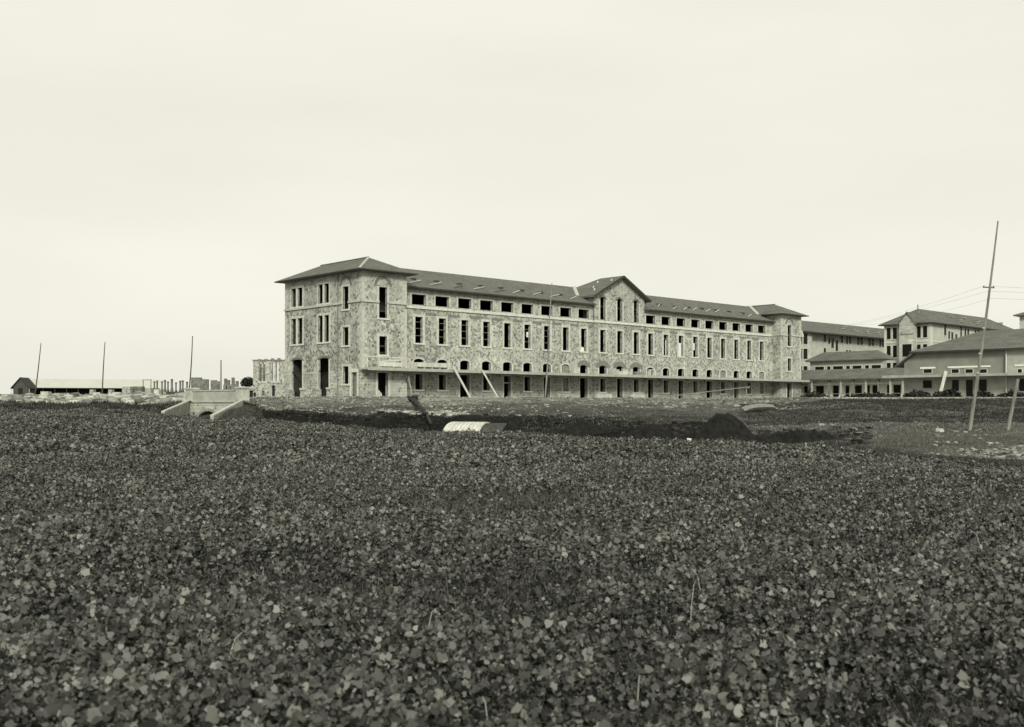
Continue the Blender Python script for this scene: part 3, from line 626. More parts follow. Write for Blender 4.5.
# C: block with the small gabled bay
oC = Vector((78.4, 197.0, CZ+.95)); Cb = empty('gabled_block', oC, ANG, 'three storey pale block with small gabled bay on its end wall', 'building')
LC, DC = 40.0, 9.1
WE = []
for v0, v1 in ((.5, 1.35), (1.75, 2.6), (6.5, 7.35), (7.75, 8.6)):
    for z0, z1 in ((11.75, 13.95), (8.2, 10.5), (5.0, 7.2), (1.3, 3.2)): WE.append((v0, v1, z0, z1))
mb = wall(MB(), 'v', 0, 0, DC, -.6, 14.4, WE, .4); mb.build('end_wall', M['ashlar'], Cb)
for q in WE: far_window(Cb, 'v', 0, *q, fr=.14)
WL = []
for a, b, y0, y1 in ((943.8, 946.4, 324.5, 335.5), (948, 950.2, 331, 339), (951, 953.4, 332, 341.5), (955, 957.4, 334, 341), (960, 962, 326, 337), (964.2, 966.4, 328.5, 336), (967, 969.2, 328.5, 336), (974.3, 976.4, 329.5, 336), (977, 979.2, 329.5, 336), (987, 989, 331, 337), (990, 992, 331, 337), (1000, 1002, 332, 338), (944.2, 946.6, 341.5, 350)):
    u0, u1 = u_of(oC, a), u_of(oC, b); WL.append((u0, u1, z_of(oC, y1, u0, 0), z_of(oC, y0, u0, 0)))
mb = wall(MB(), 'u', 0, 0, LC, -.6, 14.4, WL, .4); mb.box(LC-.4, LC-.002, .41, DC, -.6, 14.4); mb.box(.41, LC, DC-.4, DC, -.6, 14.4); mb.build('long_wall', M['farwall'], Cb)
for q in WL: far_window(Cb, 'u', 0, *q)
q = MB(); fbox(q, 'u', 0, -.05, 1.0, -.6, 14.35, -.05, .05); fbox(q, 'v', 0, -.05, .32, -.6, 14.35, -.05, .06); fbox(q, 'v', 0, DC-.35, DC, -.6, 14.35, -.05, .06)
q.build('corner_quoin', M['fardress'], Cb)
q = MB(); fbox(q, 'u', 0, 1.0, LC, 10.95, 11.2, -.05, .07); fbox(q, 'v', 0, .32, DC-.35, 10.95, 11.2, -.05, .07); q.build('string_course', M['fardress'], Cb)
rc = hip(-.8, LC+.8, -.8, DC+.8, 14.4, 17.7, .18).build('roof', M['roof'], Cb)
f = MB(); f.box(-.85, LC+.85, -.86, -.805, 14.36, 14.56); f.box(-.86, -.805, -.8, DC+.86, 14.36, 14.56); f.build('fascia', M['fascia'], rc)
for u, v, fr in [(u_of(oC, x, 1.5), 1.5+d, 0) for x, d in ((955, 1.2), (960, .3), (969, 1.3), (979, .4), (990, 1.3), (1002, .5), (957, -.6), (972, -.7))]:
    z = 14.58+(v+.8)*3.12/5.35; q = MB(); q.box(u-.4, u+.4, v-.5, v+.3, z-.1, z+.26); q.box(u-.5, u+.5, v-.6, v+.4, z+.26, z+.34); q.build('roof_vent', M['conc_d'], rc)
q = MB()
q.tube([(4.55, 4.55, 17.6), (4.55, 4.55, 18.5)], .08, 6); q.tube([(LC-4.5, 4.55, 17.6), (LC-4.5, 4.55, 18.5)], .08, 6); q.build('finial', M['fascia'], rc)
# bay
by = MB(); v0, v1 = 2.5, 5.6; vc = (v0+v1)/2
wall(by, 'v', -.9, v0, v1, -.6, 14.6, [(3.1, 5.0, 8.2, 10.6), (3.1, 5.0, 4.6, 6.8)], .3)
by.box(-.9+.302, 0, v0, v0+.3, -.6, 14.6); by.box(-.9+.302, 0, v1-.3, v1, -.6, 14.6)
by.add([(-.9, v0, 14.6), (-.9, v1, 14.6), (-.9, vc, 16.55), (-.4, v0, 14.6), (-.4, v1, 14.6), (-.4, vc, 16.55)], [(0, 1, 2), (5, 4, 3)])
bo = by.build('bay', M['ashlar'], Cb)
far_window(bo, 'v', -.9, 3.1, 5.0, 8.2, 10.6, 'bay_window'); far_window(bo, 'v', -.9, 3.1, 5.0, 4.6, 6.8, 'bay_window')
q = MB(); fbox(q, 'v', -.9, 2.8, 5.3, 12.4, 12.6, -.05, .06); q.build('panel_band', M['frieze'], bo)
rf = MB(); a, b, c = (-1.15, v0-.34, 14.3), (-1.15, vc, 16.75), (-1.15, v1+.34, 14.3)
a2, b2, c2 = (1.5, v0-.22, 14.4), (4.2, vc, 16.75), (1.5, v1+.22, 14.4); d = lambda p: (p[0], p[1], p[2]-.14)
rf.add([a, b, c, a2, b2, c2]+[d(p) for p in (a, b, c, a2, b2, c2)], [(0, 1, 4, 3), (1, 2, 5, 4), (6, 9, 10, 7), (7, 10, 11, 8), (0, 6, 7, 1), (1, 7, 8, 2), (0, 3, 9, 6), (2, 8, 11, 5), (3, 4, 10, 9), (4, 5, 11, 10)])
rf.build('bay_roof', M['roof'], Cb)
q = MB(); q.beam((.6, v0-.4, 14.95), (3.4, vc-.5, 16.95), .45, .12); q.build('valley_flashing', M['mortar'], rc)
# F: corner of a further block at the right edge
oF = Vector(at(1019.5, 186)); oF.z = CZ+.95; Fb = empty('corner_block', oF, ANG, 'pale three storey block cut off by the right edge of the photo', 'building')
mb = wall(MB(), 'v', 0, -14, 0, -.6, 14.8, [(-3, -2, 11.6, 13.8), (-3, -2, 8, 10.4), (-6, -4.5, 11.6, 13.8), (-6, -4.5, 8, 10.4)], .4); wall(mb, 'u', 0, 0, 20, -.6, 14.8, [], .4, -1); mb.build('wall', M['ashlar'], Fb)
for a, b in ((-3, -2), (-6, -4.5)):
    for z0, z1 in ((11.6, 13.8), (8, 10.4)): far_window(Fb, 'v', 0, a, b, z0, z1)
hip(-.8, 20, -15, .8, 14.8, 18.0, .2).build('roof', M['roof'], Fb)
# D: low rendered annex
oD = Vector((57.5, 154.0, CZ+.95)); D = empty('rendered_annex', oD, ANG, 'low grey rendered building with broad hipped roof and thin canopy, behind the leaning tall pole', 'building')
zD = lambda y, v: z_of(oD, y, 0, v)
WU, WLo = [], []
for a, b in ((923.4, 932), (951.4, 959), (965.3, 973), (978.8, 987), (1018, 1022.5)):
    v1, v0 = v_of(oD, a), v_of(oD, b); WU.append((v0, v1, zD(373, v0), zD(369, v0)))
for a, b, y1 in ((923, 932, 388), (952, 959, 391), (966, 973, 396.5), (979, 987, 391), (1019, 1026, 391)):
    v1, v0 = v_of(oD, a), v_of(oD, b); WLo.append((v0, v1, max(-.05, zD(y1, v0)), 2.6))
for e in range(5):
    v = -21-4*e; WU.append((v-.6, v+.6, 3.65, 4.2)); WLo.append((v-.6, v+.6, .9, 2.6))
vS = v_of(oD, 1007)
mb = wall(MB(), 'v', 0, vS, -1.9, 3.0, 6.75, [o for o in WU if o[0] > vS], .4); mb.add([(x_, v_, z_) for x_ in (0, .4) for v_, z_ in ((-1.9, 3.0), (0, 3.0), (0, 5.2), (-1.9, 6.55))], [(0, 1, 2, 3), (7, 6, 5, 4), (1, 5, 6, 2), (0, 4, 5, 1)]); mb.build('upper_wall', M['render'], D)
mb = wall(MB(), 'v', -.15, -46, vS, 3.0, 6.75, [o for o in WU if o[0] <= vS], .5); mb.build('upper_wall', M['plaster'], D)
mb = wall(MB(), 'v', 0, -46, 0, -.6, 3.0, WLo, .4); mb.box(.41, 13, -.4, -.002, -.6, 5); mb.box(.41, 13, -46, -45.6, -.6, 6.7); mb.box(12.6, 13, -45.6, -.4, -.6, 5); mb.build('lower_wall', M['plaster'], D)
for o in WU:
    pl = 0 if o[0] > vS else -.15
    w_ = far_window(D, 'v', pl, *o, name='clerestory_window', frame='white', fr=.05)
for vv0, vv1 in ((WU[3][0]-.5, WU[1][1]+.5), (WU[0][0]-.5, WU[0][1]+.5), (WU[4][0]-.4, WU[4][1]+.4)):
    pl = -.15 if vv1 < vS else 0
    q = MB(); fbox(q, 'v', pl, vv0, vv1, WU[0][3]+.06, WU[0][3]+.3, -.05, .09); q.build('lintel_band', M['white'], D)
for o in WLo: far_window(D, 'v', 0, *o, name='doorway', frame='plaster', fr=.1)
cd_ = MB(); cd_.box(-2.3, -.02 if False else -.16, -46, 2.2, 3.05, 3.28); cd_.box(-2.35, -2.303, -46.02, 2.25, 3.0, 3.36)
cd_.build('canopy', M['concrete'], D)
h = hip(-.9, 13.9, -47, -1.2, 6.6, 9.8, .18).build('roof', M['roof'], D)
lt = MB(); lt.add([(-.9, -1.9, 6.6), (-.9, 1.0, 4.55), (9, 1.0, 4.55), (9, -1.9, 6.6)]+[(-.9, -1.9, 6.85), (-.9, 1.0, 4.75), (9, 1.0, 4.75), (9, -1.9, 6.85)], [(0, 1, 2, 3), (7, 6, 5, 4), (0, 4, 5, 1), (1, 5, 6, 2), (2, 6, 7, 3), (3, 7, 4, 0)])
lt.build('lean_to_roof', M['roof'], D)
q = MB(); q.tube([(-.28, vS, -.5), (-.28, vS, 6.6)], .09, 8); q.build('drainpipe', M['fardress'], D)
dp = MB(); f = MB(); f.box(-.96, -.905, -47, -1.25, 6.55, 6.76); f.build('fascia', M['fascia'], h)
# board leaning on the annex canopy, dark heaps before it
a = oD+UU*-2.5+VV*v_of(oD, 946, -2.5); a.z = CZ+.95+3.8; b = oD+UU*-3.6+VV*v_of(oD, 939, -3.6); b.z = gz1(b.x, b.y)
tag(MB().beam(a-b, (0, 0, 0), .45, .08).build('leaning_plank', M['wood'], None, b), 'pale plank leaning against the canopy of the low annex', 'plank')
# E: arcade between tower and annex
oE = Vector((71.4, 166.9, CZ+.95)); E = empty('veranda_range', oE, ANG, 'low range with tiled veranda roof on posts between far tower and annex', 'building')
vL, vR = v_of(oE, 801), v_of(oE, 906)
pxE = lambda px, u=0: v_of(oE, px, u)
bE = MB(); WB2 = []
for a, b in ((804, 808), (816, 824), (833, 839), (845.5, 849.5), (855, 862), (867, 870), (872.5, 880), (887, 889.5), (893.5, 901)):
    v1, v0 = pxE(a, 1.6), pxE(b, 1.6); WB2.append((v0, v1, .5, 2.45))
wall(bE, 'v', 1.6, vR-8, vL+3, -.6, 4.35, WB2, .4); bE.build('veranda_wall', M['white'], E)
for o in WB2: far_window(E, 'v', 1.6, *o, frame='white', fr=.06)
for px_, dk in ((812, 0), (829, 1), (841, 0), (853, 1), (866, 0), (878.5, 1), (890.5, 0), (903, 0)):
    v = pxE(px_); q = MB(); q.box(-.12, .12, v-.14, v+.14, -.4, 3.45); q.box(-.24, .24, v-.28, v+.28, 3.2, 3.45); q.build('post', M['frieze'] if dk else M['farwall'], E)
q = MB(); q.box(-.1, .1, vR-3, vL+1, .95, 1.06); q.box(-.1, .1, vR-3, vL+1, 2.62, 2.78); q.build('veranda_rail', M['frieze'], E)
rf = MB(); v0, v1 = vR-8, vL+1.5
rf.add([(-.6, v0, 3.45), (-.6, v1, 3.45), (3.2, v1, 5.2), (3.2, v0, 5.2), (-.6, v0, 3.65), (-.6, v1, 3.65), (3.2, v1, 5.4), (3.2, v0, 5.4)], [(0, 1, 2, 3), (7, 6, 5, 4), (0, 4, 5, 1), (1, 5, 6, 2), (2, 6, 7, 3), (3, 7, 4, 0)])
rf.build('veranda_roof', M['roof'], E)
# upper storey of the range
oG = oE+UU*6.0; G = empty('linking_range', oG, ANG, 'two storey pale link with a band of windows, above and behind the veranda roof', 'building')
pxG = lambda px: v_of(oG, px); WG = []
for a, b in ((815, 824), (827, 830.5), (833, 843), (846, 850), (852.5, 861.5), (865, 869), (871.5, 881)):
    v1, v0 = pxG(a), pxG(b); WG.append((v0, v1, 4.9, 6.05))
vg0, vg1 = pxG(812)+.4, pxG(885)
mb = wall(MB(), 'v', 0, vg1, vg0, -.6, 7.05, WG, .4); mb.box(.41, 3.6, vg0-.4, vg0-.002, -.6, 7.05); mb.build('wall', M['farwall'], G)
for o in WG: far_window(G, 'v', 0, *o, frame='fardress', fr=.16)
hip(-.7, 4.2, vg1-.2, vg0+.7, 7.0, 8.75, .16).build('roof', M['roof'], G)

# ------------------------------------------------------------------ poles and wires
def pole(px0, y0, Y, px1, y1, r0, r1, name, lb, cat='pole', mat='woodd', bend=0, lean=0, cross=None):
    b = onground(px0, Y, -.3); t = aty(px1, Y+lean, y1)-b
    r = empty(name, b, 0, lb, cat)
    pts = [t*k+Vector((bend*math.sin(k*3.14), 0, 0)) for k in (0, .2, .4, .6, .8, 1)]
    MB().tube(pts, [r0+(r1-r0)*k for k in (0, .2, .4, .6, .8, 1)], 9).build('shaft', M[mat], r)
    return r, t
r, t = pole(969, 432, 73.5, 998, 221, .135, .05, 'utility_pole', 'tall bleached pole leaning right in front of the low annex', mat='pole', bend=.08)
c = t*.69
MB().beam(c+Vector((-.38, .1, .02)), c+Vector((.42, .1, -.02)), .07, .07).build('crossarm', M['woodd'], r)
for s in (-.32, .36):
    MB().tube([c+Vector((s, .1, .03)), c+Vector((s, .1, .13))], .035, 6).build('insulator', M['woodd'], r)
q = MB()
for k in (.29, .38, .5): q.tube([t*k-t.normalized()*.06, t*k+t.normalized()*.06], .135-.085*k+.012, 9)
q.build('pole_band', M['concrete'], r)
wp = r.location+c
pole(1007, 430, 73.5, 1018, 379, .13, .11, 'stub_post', 'short bleached post leaning right at the foot of the grass bank', 'post', 'pole')
pole(34, 393, 150, 41, 343, .1, .05, 'tall_pole', 'thin dark pole leaning right beside the small gabled hut', bend=.05)
pole(102, 393, 150, 105, 342, .1, .055, 'tall_pole', 'thin dark pole standing before the middle of the long open shed', bend=-.05)
pole(188, 390, 140, 192.5, 336, .1, .055, 'tall_pole', 'thin dark pole rising at the left end of the bridge parapet', bend=.1)
pole(221, 386, 205, 221, 360, .13, .10, 'tall_pole', 'short distant pole rising above the middle of the bridge parapet')
for k, (za_, px1, Y1, y1) in enumerate(((0.1, 800, 205, 327), (-.25, 770, 210, 332), (-.75, 830, 200, 322))):
    a = wp+Vector((-.32+.3*k, .1, za_)); b = aty(px1, Y1, y1); pts = []
    for i in range(17):
        s = i/16; p = a.lerp(b, s); p.z -= 2.2*4*s*(1-s)*.5; pts.append(p-a)
    tag(MB().tube(pts, .0055, 4).build('overhead_wire', M['wire'], None, a), 'thin overhead wire sagging from the tall leaning pole towards the left', 'wire', 'overhead wires going left')
    b = a+Vector((40, 8, .3)); pts = []
    for i in range(9):
        s = i/8; p = a.lerp(b, s); p.z -= 1.2*s*(1-s); pts.append(p-a)
    tag(MB().tube(pts, .0055, 4).build('overhead_wire', M['wire'], None, a), 'thin overhead wire running from the tall leaning pole out of the right edge', 'wire', 'overhead wires going right')

# ------------------------------------------------------------------ bridge
A = at(242, 100, 0); Bp = at(189, 107, 0); A2 = at(212, 91.2, 0); B2 = at(163, 97.5, 0)
ax = (Bp-A); Lb = ax.length; ax.normalize(); nrm = Vector((ax.y, -ax.x, 0));
if nrm.y > 0: nrm = -nrm
br = empty('stone_bridge', Vector((A.x, A.y, CZ-2.2)), 0, 'small pale masonry bridge with parapet, sloping wing walls and arched opening at the field edge', 'bridge')
bo_ = br.location
def bl(s, d, z): return ax*s+nrm*d+Vector((0, 0, z))
zt = 2.2+.42                                              # deck level above bridge base
def bquadbox(s0, s1, d0, d1, z0, z1):
    c = [bl(s, d, z) for z in (z0, z1) for s, d in ((s0, d0), (s1, d0), (s1, d1), (s0, d1))]
    return c, [(0, 3, 2, 1), (4, 5, 6, 7), (0, 1, 5, 4), (1, 2, 6, 5), (2, 3, 7, 6), (3, 0, 4, 7)]
hwl = MB(); sc, rr = 6.3, 2.1; n = 12; zs_ = .45
# headwall as strips above the arch
S = [0]+[sc-rr*math.cos(math.pi*k/n) for k in range(n+1)]+[Lb]
Zb = [-.5]*1+[zs_+1.15*math.sin(math.pi*k/n) for k in range(n+1)]+[-.5]
hwl.add([bl(0, 0, -.5), bl(S[1], 0, -.5), bl(S[1], 0, zt), bl(0, 0, zt)], [(0, 1, 2, 3)])
hwl.add([bl(S[-2], 0, -.5), bl(Lb, 0, -.5), bl(Lb, 0, zt), bl(S[-2], 0, zt)], [(0, 1, 2, 3)])
for k in range(1, n+1):
    hwl.add([bl(S[k], 0, Zb[k]), bl(S[k+1], 0, Zb[k+1]), bl(S[k+1], 0, zt), bl(S[k], 0, zt)], [(0, 1, 2, 3)])
    hwl.add([bl(S[k], 0, Zb[k]), bl(S[k+1], 0, Zb[k+1]), bl(S[k+1], -3, Zb[k+1]), bl(S[k], -3, Zb[k])], [(0, 1, 2, 3)])
hwl.add([bl(sc-rr, -3, -.5), bl(sc+rr, -3, -.5), bl(sc+rr, -3, 2), bl(sc-rr, -3, 2)], [(0, 1, 2, 3)])
hwl.build('headwall', M['ashlar'], br)
vr_ = MB()
for k in range(n):
    t0, t1 = math.pi*(k+.05)/n, math.pi*(k+.95)/n
    q = [(sc-(rr+e)*math.cos(t), zs_+(1.15+e)*math.sin(t)) for t, e in ((t0, 0), (t1, 0), (t1, .28), (t0, .28))]
    vr_.add([bl(s, .04, z) for s, z in q]+[bl(s, -.05, z) for s, z in q], [(0, 1, 2, 3), (0, 4, 5, 1), (1, 5, 6, 2), (2, 6, 7, 3), (3, 7, 4, 0)])
vr_.build('arch_ring', M['palewall'], br)
MB().add(*bquadbox(.7, Lb-.5, -.35, .03, zt, zt+.95)).build('parapet', M['plaster'], br)
MB().add(*bquadbox(.2, Lb, -.45, .12, zt-.16, zt-.003)).build('string_course', M['coping'], br)
MB().add(*bquadbox(.7, Lb-.5, -.42, .1, zt+.953, zt+1.08)).build('parapet_coping', M['coping'], br)
for s in (0.0, Lb-.45):
    q = MB(); q.add(*bquadbox(s-.35, s+.65, -.6, .3, zt, zt+1.15)); q.add(*bquadbox(s-.45, s+.75, -.7, .4, zt+1.153, zt+1.32)); q.build('end_pier', M['coping'], br)
for P1, P2, zend in ((A, A2, -1.02), (Bp, B2, -.72)):
    a = Vector((P1.x, P1.y, CZ+.36))-bo_; b = Vector((P2.x, P2.y, CZ+zend))-bo_
    q = MB(); d = (b-a); pr_ = Vector((d.y, -d.x, 0)).normalized()*.15; lowa = Vector((a.x, a.y, -1)); lowb = Vector((b.x, b.y, -1))
    q.add([a-pr_, a+pr_, b+pr_, b-pr_, lowa-pr_, lowa+pr_, lowb+pr_, lowb-pr_], [(0, 1, 2, 3), (4, 7, 6, 5), (0, 4, 5, 1), (1, 5, 6, 2), (2, 6, 7, 3), (3, 7, 4, 0)])
    wg = q.build('wing_wall', M['palewall'], br)
    up = Vector((0, 0, .14)); pr2 = pr_*1.1
    q = MB(); q.add([a-pr2+up*.03, a+pr2+up*.03, b+pr2+up*.03, b-pr2+up*.03, a-pr2+up*1.1, a+pr2+up*1.1, b+pr2+up*1.1, b-pr2+up*1.1], [(0, 3, 2, 1), (4, 5, 6, 7), (0, 1, 5, 4), (1, 2, 6, 5), (2, 3, 7, 6), (3, 0, 4, 7)])
    q.build('wing_coping', M['coping'], wg)
# ------------------------------------------------------------------ left background
p = onground(20.5, 240, -.2)
hut = empty('gabled_hut', p, R(6), 'small dark gabled hut at the left end of the long shed', 'hut')
q = MB(); q.box(-1.6, 1.6, 0, 5, 0, 2.1); q.add([(-1.6, 0, 2.1), (1.6, 0, 2.1), (0, 0, 4.1), (-1.6, 5, 2.1), (1.6, 5, 2.1), (0, 5, 4.1)], [(0, 1, 2), (5, 4, 3)]); q.build('wall', M['woodd'], hut)
q = MB(); e = .5
for s in (-1, 1): q.add([(s*2.1, -.4, 1.75), (0, -.4, 4.2), (0, 5.4, 4.2), (s*2.1, 5.4, 1.75), (s*2.1, -.4, 1.93), (0, -.4, 4.4), (0, 5.4, 4.4), (s*2.1, 5.4, 1.93)], [(0, 1, 2, 3), (7, 6, 5, 4), (0, 4, 5, 1), (3, 2, 6, 7), (0, 3, 7, 4)])
q.build('roof', M['fascia'], hut)
for s in (-1, 1): MB().box(s*1.95-.06, s*1.95+.06, -.2, -.08, 0, 1.85).build('porch_post', M['wood'], hut)
MB().box(-.5, .5, -.06, -.003, 0, 1.9).build('door', M['dark'], hut)
p = onground(31, 250, -.2); Ls = 29.0
sh = empty('long_shed', p, R(21), 'long low open shed with pale roof and dark open side behind the stone heaps', 'shed')
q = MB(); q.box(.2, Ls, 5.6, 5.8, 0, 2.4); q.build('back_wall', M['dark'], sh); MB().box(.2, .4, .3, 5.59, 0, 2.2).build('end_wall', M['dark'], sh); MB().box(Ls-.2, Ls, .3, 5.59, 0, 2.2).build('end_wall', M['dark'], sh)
q = MB(); q.add([(-.3, -.6, 2.15), (Ls+.4, -.6, 2.15), (Ls+.4, 3, 4.3), (-.3, 3, 4.3), (Ls+.4, 6.6, 2.15), (-.3, 6.6, 2.15)], [(0, 1, 2, 3), (3, 2, 4, 5)])
q.add([(-.3, -.6, 2.05), (Ls+.4, -.6, 2.05), (Ls+.4, 3, 4.2), (-.3, 3, 4.2), (Ls+.4, 6.6, 2.05), (-.3, 6.6, 2.05)], [(3, 2, 1, 0), (5, 4, 2, 3)]); q.add([(-.3, -.6, 2.05), (Ls+.4, -.6, 2.05), (Ls+.4, -.6, 2.15), (-.3, -.6, 2.15)], [(0, 1, 2, 3)])
q.add([(Ls+.1, -.3, 2.1), (Ls+.1, 6.3, 2.1), (Ls+.1, 3, 4.1)], [(0, 1, 2)]); q.build('roof', M['tin'], sh)
MB().box(-.2, .75, -.3, .25, 0, 2.1).build('end_pier', M['white'], sh)
for k in range(1, 9): MB().box(k*2.6-.07, k*2.6+.07, -.1, .04, 0, 2.05).build('post', M['fascia'], sh)
MB().box(.8, Ls, 2.5, 2.6, 0, 2.6).build('dark_liner', M['dark'], sh)
# unfinished wall behind the tower
p = onground(268, 205, -.3); p.x = at(253, 205).x
ru = empty('unfinished_wall', p, R(-6), 'roofless unfinished stone wall with slit windows left of the corner tower', 'wall'); hgt = 8.6-(p.z-CZ)
S_ = 205/F
wl = MB(); wall(wl, 'u', 0, 0, 12, 0, hgt, [(6.5*S_, 9*S_, 4.0, hgt-.35), (10.5*S_, 12.5*S_, 4.0, hgt-.35), (20*S_, 22*S_, 4.0, hgt-.35), (24*S_, 26.3*S_, 4.0, hgt-.35), (19.5*S_, 22.5*S_, .3, 3.2), (.3*S_, 3*S_, .2, 1.8), (9*S_, 12*S_, 1.2, 2.2)], .5)
wl.box(0, .5, .51, 6, 0, hgt-.4); wl.build('stone_face', M['stone'], ru)
q = MB(); q.box(-.1, 12, -.12, .6, hgt+.003, hgt+.25)
for k in range(4): q.box(1+k*1.3, 1.5+k*1.3, -.1, .5, hgt+.25, hgt+.25+.2*random.random()+.1)
q.build('rough_coping', M['frieze'], ru)
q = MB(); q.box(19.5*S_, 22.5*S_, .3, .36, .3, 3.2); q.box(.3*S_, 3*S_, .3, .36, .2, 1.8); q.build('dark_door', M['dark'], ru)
q = MB()
for a in (5.2, 18.6): q.box(a*S_, (a+9)*S_, -.1, -.003, 3.7, 3.95)
q.build('sill', M['dress'], ru)
p = onground(249, 230); hs = empty('low_shed', p, 0, 'low dark shed under a round tree left of the unfinished wall', 'shed')
MB().box(-1.4, 1.6, 0, 3, -.2, 1.9).build('wall', M['dark'], hs); MB().add([(-1.8, -.4, 1.85), (2, -.4, 1.85), (2, 3.4, 2.5), (-1.8, 3.4, 2.5), (-1.8, -.4, 1.97), (2, -.4, 1.97), (2, 3.4, 2.62), (-1.8, 3.4, 2.62)], [(3, 2, 1, 0), (4, 5, 6, 7), (0, 1, 5, 4), (1, 2, 6, 5), (2, 3, 7, 6), (3, 0, 4, 7)]).build('roof', M['woodm'], hs)
# pillars and walls of the unfinished building
for k, (px_, ht, wd) in enumerate(((154.4, 1.0, .36), (157.2, .9, .36), (162, 1.0, .4), (165, 1, .4), (168, 1, .4), (171.9, 1.02, .42), (176, 1, .4), (180.2, 1, .4), (182.8, 1.02, .38), (187, 1.0, .4))):
    b = onground(px_, 225, -.3); top = aty(px_, 225, 380+random.uniform(-.8, .8)).z; q = MB(); h_ = top-b.z
    wd *= random.uniform(.62, .95); h_ *= random.uniform(.9, 1.03); q.box(-wd/2-.06, wd/2+.06, -.28, .28, 0, h_*.5); q.box(-wd/2, wd/2-.03, -.2, .2, h_*.5, h_-.3); q.box(-wd/2-.04, wd/2+.02, -.25, .25, h_-.3, h_)
    o = q.build('stone_pillar', M['pillar'], None, b); tag(o, 'thin stone pillar in the row rising behind the stone heaps left of the bridge', 'pillar', 'row of unfinished pillars')
for px_, y_, lb in ((225.5, 378.5, 'rough stone pillar above the parapet, right of the thin distant pole'), (228.5, 380, 'lower rough pillar close behind the first one right of the distant pole'), (233, 377.5, 'rough stone pillar above the right end of the bridge parapet'), (237, 381, 'last low pillar before the round tree')):
    b = onground(px_, 215, -.3); h_ = aty(px_, 215, y_).z-b.z; q = MB(); q.box(-.4, .4, -.3, .3, 0, h_*.7); q.box(-.25, .3, -.25, .25, h_*.7, h_); tag(q.build('stone_pillar', M['pillar'], None, b), lb, 'pillar')
b = onground(147, 215, -.3); fr = empty('timber_portal', b, 0, 'open timber door frame standing among stone heaps left of the pillars', 'frame'); h_ = aty(147, 215, 379.5).z-b.z
for s in (-.8, .8): MB().box(s-.08, s+.08, -.08, .08, 0, h_-.15).build('post', M['woodm'], fr)
MB().box(-.95, .95, -.09, .09, h_-.148, h_).build('lintel', M['woodm'], fr)
for (a, b_, y0, Y, lb) in ((191.5, 208.5, 377.5, 185, 'dark broken stone wall standing above the left half of the bridge parapet'), (211, 219.5, 379.5, 190, 'broken wall stub left of the thin distant pole')):
    b = onground((a+b_)/2, Y, -.3); w2 = (b_-a)/2*Y/F; h_ = aty(a, Y, y0).z-b.z; q = MB(); n = int(w2*2/.5)
    for k in range(n):
        x = -w2+k*2*w2/n; q.box(x, x+2*w2/n-.003, -.3, .3, 0, h_-random.choice((0, 0, .12, .3)))
    tag(q.build('broken_wall', M['pillar'], None, b), lb, 'wall')
# ------------------------------------------------------------------ loose stone: single blocks and heaps
def rough_block(sx, sy, sz, j=.12):
    q = MB().box(-sx/2, sx/2, -sy/2, sy/2, -.1*sz, sz*.9); q.v = [(x+random.uniform(-j, j)*sx, y+random.uniform(-j, j)*sy, z+random.uniform(-j, j)*sz) for x, y, z in q.v]; return q
for k in range(110):
    px_ = random.uniform(-40, 186); Y = random.uniform(134, 172)
    s = random.choice((.45, .6, .8, 1.0)); o = rough_block(s*random.uniform(.9, 1.7), s, s*random.uniform(.5, .85)).build('stone_block', M['block'] if random.random() < .6 else M['dress'], None, onground(px_, Y))
    o.rotation_euler = (random.uniform(-.1, .1), random.uniform(-.1, .1), random.uniform(0, 3)); tag(o, 'loose cut stone block lying in the stone yard before the long shed', 'stone block', 'blocks in the stone yard')
def block_stack(px0, px1, y0, Y, lb, mat='block'):
    b = onground((px0+px1)/2, Y, -.15); w2 = (px1-px0)/2*Y/F; h_ = aty(px0, Y, y0).z-b.z; q = MB(); z = 0
    while z < h_-.05:
        hh = min(.45, h_-z); x = -w2
        while x < w2-.1:
            l = min(random.uniform(.5, 1.0), w2-x); d = random.uniform(-.1, .1); q.box(x+.01, x+l-.01, -.6+d, .6+d, z, z+hh-.015); x += l
        z += hh
    tag(q.build('stone_stack', M[mat], None, b), lb, 'stone stack')
block_stack(123.5, 131.5, 386.5, 172, 'squared stack of cut stone at the right end of the long shed')
block_stack(133.5, 143.5, 386.3, 174, 'wider squared stack of cut stone left of the timber frame', 'pillar')
block_stack(57, 76, 393, 166, 'long low pale stack of cut stone before the shed opening', 'dress')
block_stack(42, 50, 391.5, 164, 'small pale stack of cut stone near the hut', 'dress')
block_stack(91, 94.5, 389.5, 168, 'narrow upright stone stack before the shed, left of the middle pole')
block_stack(109.5, 113, 389.5, 168, 'narrow upright stone stack before the shed, right of the middle pole')
block_stack(114, 122, 392, 164, 'low pale stone stack near the right end of the shed', 'dress')
block_stack(146, 152, 388, 168, 'stone stack standing under the timber frame', 'block')
block_stack(155, 160, 389, 165, 'stone stack under the left end of the pillar row', 'dress')
block_stack(167, 184, 391.5, 162, 'long dark stack beside the bridge parapet', 'woodd')

